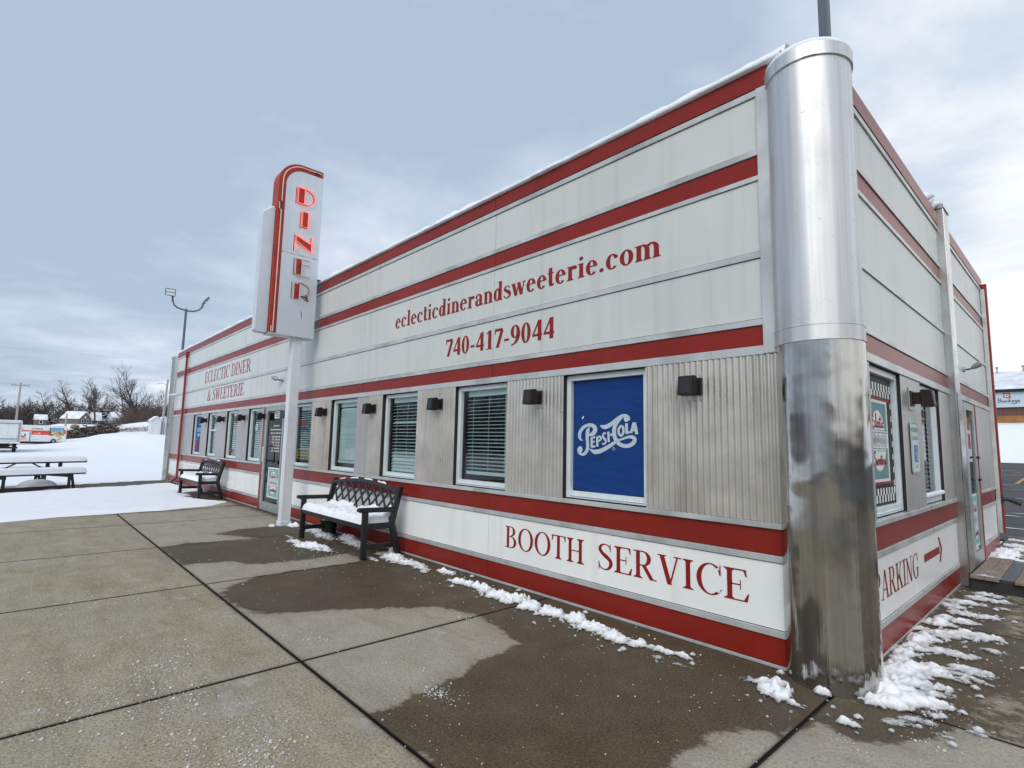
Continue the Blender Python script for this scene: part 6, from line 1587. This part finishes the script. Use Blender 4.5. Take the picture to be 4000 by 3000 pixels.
def conifer(x, y, H, w, seed, label):
    rnd = random.Random(seed); z = gz(x, y)
    t = thing('conifer_tree', label, 'conifer', (x, y, z))
    MB().tube([(x, y, z), (x, y, z + H)], [.2, .02], 6).build('trunk', M['bark'], t)
    m = MB()
    for i in range(int(H * 20)):
        f = rnd.random() ** .8; zz = z + .8 + (H - .8) * f; L = w * (1 - f) * rnd.uniform(.55, 1.15) + .15; an = rnd.uniform(0, 6.28)
        c, s = math.cos(an), math.sin(an); wd = L * .22 + .08
        p0 = (x, y, zz); p1 = (x + c * L * .6 - s * wd, y + s * L * .6 + c * wd, zz - L * .18); p2 = (x + c * L, y + s * L, zz - L * .30); p3 = (x + c * L * .6 + s * wd, y + s * L * .6 - c * wd, zz - L * .20)
        m.add([p0, p1, p2, p3], [(0, 1, 2, 3)])
    m.build('crown', M['conifer'], t, fix=False)
for i, (x, y, H, w, l) in enumerate([(-300, 5.8, 9.0, 3.6, 'small dark conifer beside the small low snowy roofed house'), (-282, 22.9, 14.2, 4.6, 'dark pointed conifer between the bare trees'), (-281, 19.5, 11.5, 3.8, 'rounded dark conifer left of the pointed one'), (-266, 27.5, 12.0, 4.2, 'dark conifer with snowy boughs left of the tallest bare tree'), (-300, 33.5, 12, 4, 'dark conifer behind the steep gabled house')]):
    conifer(x, y, H, w, 200 + i, l)

# --- massed brush (nobody could count it)
def brush(name, boxes, mat, label, cat, seed):
    rnd = random.Random(seed); m = MB()
    for (x0, x1, y0, y1, hmin, hmax, n, wd) in boxes:
        for i in range(n):
            x, y = rnd.uniform(x0, x1), rnd.uniform(y0, y1); z = gz(x, y) - .1
            h = rnd.uniform(hmin, hmax) * (.75 + .5 * float(vnoise(np.array([y * .22]), np.array([x * .1]), seed)[0]))
            zz = z + rnd.random() ** 1.3 * h * .85
            an = rnd.uniform(-1.3, 1.3); L = rnd.uniform(.25, .5) * min(h, 4.5); d = Vector((rnd.uniform(-.5, .5), math.sin(an), abs(math.cos(an)) + .2)).normalized()
            p = Vector((x, y, zz)); e = p + d * L; s = Vector((0, d.z, -d.y)) * wd * rnd.uniform(.5, 1.2)
            m.add([p - s, p + s, e + s * .2, e - s * .2], [(0, 1, 2, 3)])
    tag(m.build(name, mat, None, fix=False), label, cat, kind='stuff')
brush('far_wood', [(-350, -315, -36, 70, 9, 13.5, 13000, .12), (-330, -290, -34, 4, 7, 11, 5000, .10), (-310, -285, 24, 60, 8, 13, 5000, .10)], M['twig'], 'dark mass of leafless woodland along the horizon', 'woodland', 1)
brush('bank_scrub', [(-126, -118, 10.3, 24, 1.8, 4.4, 5200, .028), (-107.5, -103, 7.9, 14, .25, .6, 1600, .022)], M['twig2'], 'brown leafless scrub on the snowy bank', 'scrub', 2)
brush('rubble_weeds', [(-116, -110, 1.0, 9.0, .8, 1.9, 2200, .025)], M['twig2'], 'dry weeds behind the snowy rubble heap', 'weeds', 3)

# --- rubble heap with snow, tan mounds
rnd = random.Random(12); m = MB()
for i in range(750):
    y = rnd.uniform(.9, 7.9); x = rnd.uniform(-110, -103)
    top = 1.9 * math.sin(math.pi * min(1, max(0, (y - .2) / 8.4))) ** .5
    z = gz(x, y) + rnd.uniform(0, top) * (1 - abs(x + 107) / 6)
    a = rnd.uniform(-.6, .6); L = rnd.uniform(.2, .9); d = Vector((rnd.uniform(-.4, .4), math.cos(a), math.sin(a) * .5))
    p = Vector((x, y, z)); m.bar(p - d * L / 2, p + d * L / 2, rnd.uniform(.08, .28), rnd.uniform(.05, .18))
tag(m.build('rubble_heap', M['logs'], None), 'heap of dark rubble and timber dusted with snow behind the moving truck', 'rubble', kind='stuff')
def mound(x, y, rx, rz, z, label):
    m = MB(); n = 16
    rn = random.Random(int(x * y))
    for j in range(7):
        for k in range(n):
            a = 2 * math.pi * k / n; e = math.pi * j / 6; q = 1 + rn.uniform(-.08, .08)
            m.v.append((x + math.sin(e) * math.sin(a) * rx * .7 * q, y + math.sin(e) * math.cos(a) * rx * q, z + math.cos(e) * rz * q))
    for j in range(6):
        for k in range(n): m.f.append((j*n+k, j*n+(k+1)%n, (j+1)*n+(k+1)%n, (j+1)*n+k)); m.m.append(0)
    tag(m.build('tan_mound', M['tan'], None, smooth=True, fix=False), label, 'mound', 'tan rounded mounds behind the rubble')
mound(-108.3, 2.75, .62, .40, 2.75, 'tan rounded mound just right of the moving truck'); mound(-108.2, 6.85, .60, .44, 2.9, 'tan rounded mound above the right end of the rubble heap')

# --- store across the parking lot
sb = thing('store_building', 'brown shop with pale sign board and snowy roof beyond the parking lot', 'shop', (0, 56, 3.6))
SX0, SX1 = -16, 22; SY = 51.4
MB().box(SX0, SX1, SY + .02, SY + 14, 2.0, 6.2).build('wall', M['brick'], sb)
MB().box(SX0, SX1, SY - .02, SY + .03, 3.88, 4.42).build('orange_band', M['orangeband'], sb)
MB().prism([(SY - 1.2, 3.30), (SY + .02, 3.84), (SY + .02, 3.88), (SY - 1.2, 3.42)], lambda a, b, q: (q, a, b), SX0, SX1).build('awning', M['roofsnow'], sb)
MB().box(SX0, SX1, SY - .15, SY + .01, 5.06, 6.21).build('sign_board', M['shopsign'], sb)
MB().box(SX0 - .2, SX1 + .2, SY - .35, SY + .2, 6.215, 6.42).build('eave', M['dark'], sb)
MB().prism([(SY - .40, 6.42), (SY + 7, 8.62), (SY + 14.5, 6.42)], lambda a, b, q: (q, a, b), SX0 - .2, SX1 + .2).build('roof', M['roofsnow'], sb)
for x in (-4.1, -2.45, 1.2): MB().tube([(x, SY + 6.5, 8.2), (x, SY + 6.5, 8.85)], .05, 8).tube([(x, SY + 6.5, 8.85), (x, SY + 6.5, 8.98)], .11, 8).build('roof_vent', M['spot'], sb)
BF = lambda a, b, off: (a, SY - .152 - off, b)
bs = [[(.02, .05), (.10, .95), (.05, .85), (.30, .98), (.46, .82), (.30, .55), (.14, .52), (.40, .46), (.42, .16), (.18, .03), (.0, .06)],
      [(.62, .50), (.58, .18), (.70, .08), (.84, .48), (.82, .12), (.94, .08)], [(1.20, .44), (1.06, .46), (1.02, .14), (1.20, .10), (1.34, .2)],
      [(1.40, .05), (1.62, 1.05), (1.80, 1.20)], [(1.72, .5), (1.50, .30), (1.72, .05), (1.86, .12)], [(1.92, .26), (2.10, .42), (2.0, .5), (1.92, .22), (2.06, .06), (2.2, .16)],
      [(2.28, .5), (2.28, .16), (2.40, .10), (2.52, .5), (2.40, -.2), (2.18, -.42), (1.9, -.38)], [(2.62, .26), (2.80, .42), (2.70, .5), (2.62, .22), (2.76, .06), (2.92, .16)]]
pp = []
for st in bs: pp += ribbon([(-3.62 + x * .435, 5.43 + y * .30) for x, y in st], .042, sub=5, ends=True)
polys_mesh(pp, BF, .004, 'store_lettering', M['navy'], sb)
polys_mesh(rect(-3.28, 5.78, -2.88, 6.14) + [[(-3.1, 5.78), (-2.98, 5.78), (-3.02, 5.66)]], BF, .004, 'store_emblem', M['truckorange'], sb)
pp = []
for k in range(5): pp += ell(-3.09 + .10 * math.cos(k * 1.2566 + .3), 5.95 + .09 * math.sin(k * 1.2566 + .3), .055, .045, .055, .045, n=10)
polys_mesh(pp, BF, .008, 'store_emblem', M['paper'], sb)
polys_mesh(rect(-3.66, 5.34, -2.35, 5.352), BF, .004, 'store_rule', M['truckorange'], sb)

# --- trees across the street (they show in the panes and the polished column)
brush('street_wood', [(-110, 60, -46, -38, 5.0, 9.0, 12000, .10), (60, 70, -40, 60, 5.0, 8.0, 6000, .12)], M['twig'], 'dark leafless trees across the street and beyond the lot', 'woodland', 7)

# ================================================================== LIGHT
world = bpy.data.worlds.new('World'); scene.world = world; world.use_nodes = True
nt = world.node_tree; N, L = nt.nodes, nt.links
for n in list(N): N.remove(n)
SUN_EL, SUN_AZ = 42, -62          # azimuth of the sun measured from +x towards +y
out = N.new('ShaderNodeOutputWorld')
sky = N.new('ShaderNodeTexSky'); sky.sky_type = 'NISHITA'; sky.sun_disc = False
sky.sun_elevation = R(SUN_EL); sky.sun_rotation = R(90 - SUN_AZ)
b1 = N.new('ShaderNodeBackground'); b1.inputs['Strength'].default_value = .09; L.new(sky.outputs['Color'], b1.inputs['Color'])
tc = N.new('ShaderNodeTexCoord'); sp = N.new('ShaderNodeSeparateXYZ'); L.new(tc.outputs['Generated'], sp.inputs['Vector'])
def M2(op, a, b):
    n = N.new('ShaderNodeMath'); n.operation = op
    for i, v in enumerate((a, b)):
        if isinstance(v, (int, float)): n.inputs[i].default_value = v
        else: L.new(v, n.inputs[i])
    return n.outputs['Value']
zc = M2('ADD', M2('MAXIMUM', sp.outputs['Z'], 0.0), .16)
cb = N.new('ShaderNodeCombineXYZ'); L.new(M2('DIVIDE', sp.outputs['X'], zc), cb.inputs['X']); L.new(M2('DIVIDE', sp.outputs['Y'], zc), cb.inputs['Y'])
n1 = N.new('ShaderNodeTexNoise'); n1.inputs['Scale'].default_value = .95; n1.inputs['Detail'].default_value = 7; n1.inputs['Roughness'].default_value = .56; n1.inputs['Distortion'].default_value = .3
mp = N.new('ShaderNodeMapping'); mp.inputs['Location'].default_value = (3.1, 1.7, 0); L.new(cb.outputs['Vector'], mp.inputs['Vector']); L.new(mp.outputs['Vector'], n1.inputs['Vector'])
# brighter cloud towards the back right (+y,+x) and near the horizon
dy = M2('MULTIPLY', M2('ADD', M2('MULTIPLY', sp.outputs['Y'], .85), M2('MULTIPLY', sp.outputs['X'], .55)), .26)
hz = M2('MULTIPLY', M2('SUBTRACT', .36, sp.outputs['Z']), .52)
n2_ = N.new('ShaderNodeTexNoise'); n2_.inputs['Scale'].default_value = 3.1; n2_.inputs['Detail'].default_value = 6; n2_.inputs['Roughness'].default_value = .6
L.new(mp.outputs['Vector'], n2_.inputs['Vector'])
val = M2('ADD', M2('ADD', M2('ADD', M2('MULTIPLY', n1.outputs['Fac'], .82), M2('MULTIPLY', n2_.outputs['Fac'], .20)), dy), hz)
val = M2('ADD', M2('MULTIPLY', M2('SUBTRACT', val, .6), 2.0), .665)
cr = N.new('ShaderNodeValToRGB'); e = cr.color_ramp.elements
e[0].position = .30; e[0].color = (.40, .49, .61, 1); e[1].position = .96; e[1].color = (.96, .97, .98, 1)
x_ = e.new(.48); x_.color = (.50, .583, .70, 1); x_ = e.new(.64); x_.color = (.62, .69, .785, 1); x_ = e.new(.79); x_.color = (.80, .84, .885, 1)
L.new(val, cr.inputs['Fac'])
b2 = N.new('ShaderNodeBackground'); b2.inputs['Strength'].default_value = 1.19; L.new(cr.outputs['Color'], b2.inputs['Color'])
mx = N.new('ShaderNodeMixShader'); mx.inputs['Fac'].default_value = .92; L.new(b1.outputs['Background'], mx.inputs[1]); L.new(b2.outputs['Background'], mx.inputs[2])
L.new(mx.outputs['Shader'], out.inputs['Surface'])
sd = bpy.data.lights.new('sun', 'SUN'); sd.energy = 2.3; sd.angle = R(50); sd.color = (1.0, .955, .89)
so = bpy.data.objects.new('sun', sd); col.objects.link(so)
dv = Vector((math.cos(R(SUN_EL)) * math.cos(R(SUN_AZ)), math.cos(R(SUN_EL)) * math.sin(R(SUN_AZ)), math.sin(R(SUN_EL))))
so.rotation_euler = dv.to_track_quat('Z', 'Y').to_euler(); so.location = (0, -20, 30)

scene.view_settings.view_transform = 'Standard'; scene.view_settings.look = 'None'; scene.view_settings.exposure = 0
scene.cycles.use_adaptive_sampling = True
scene.cycles.max_bounces = 8
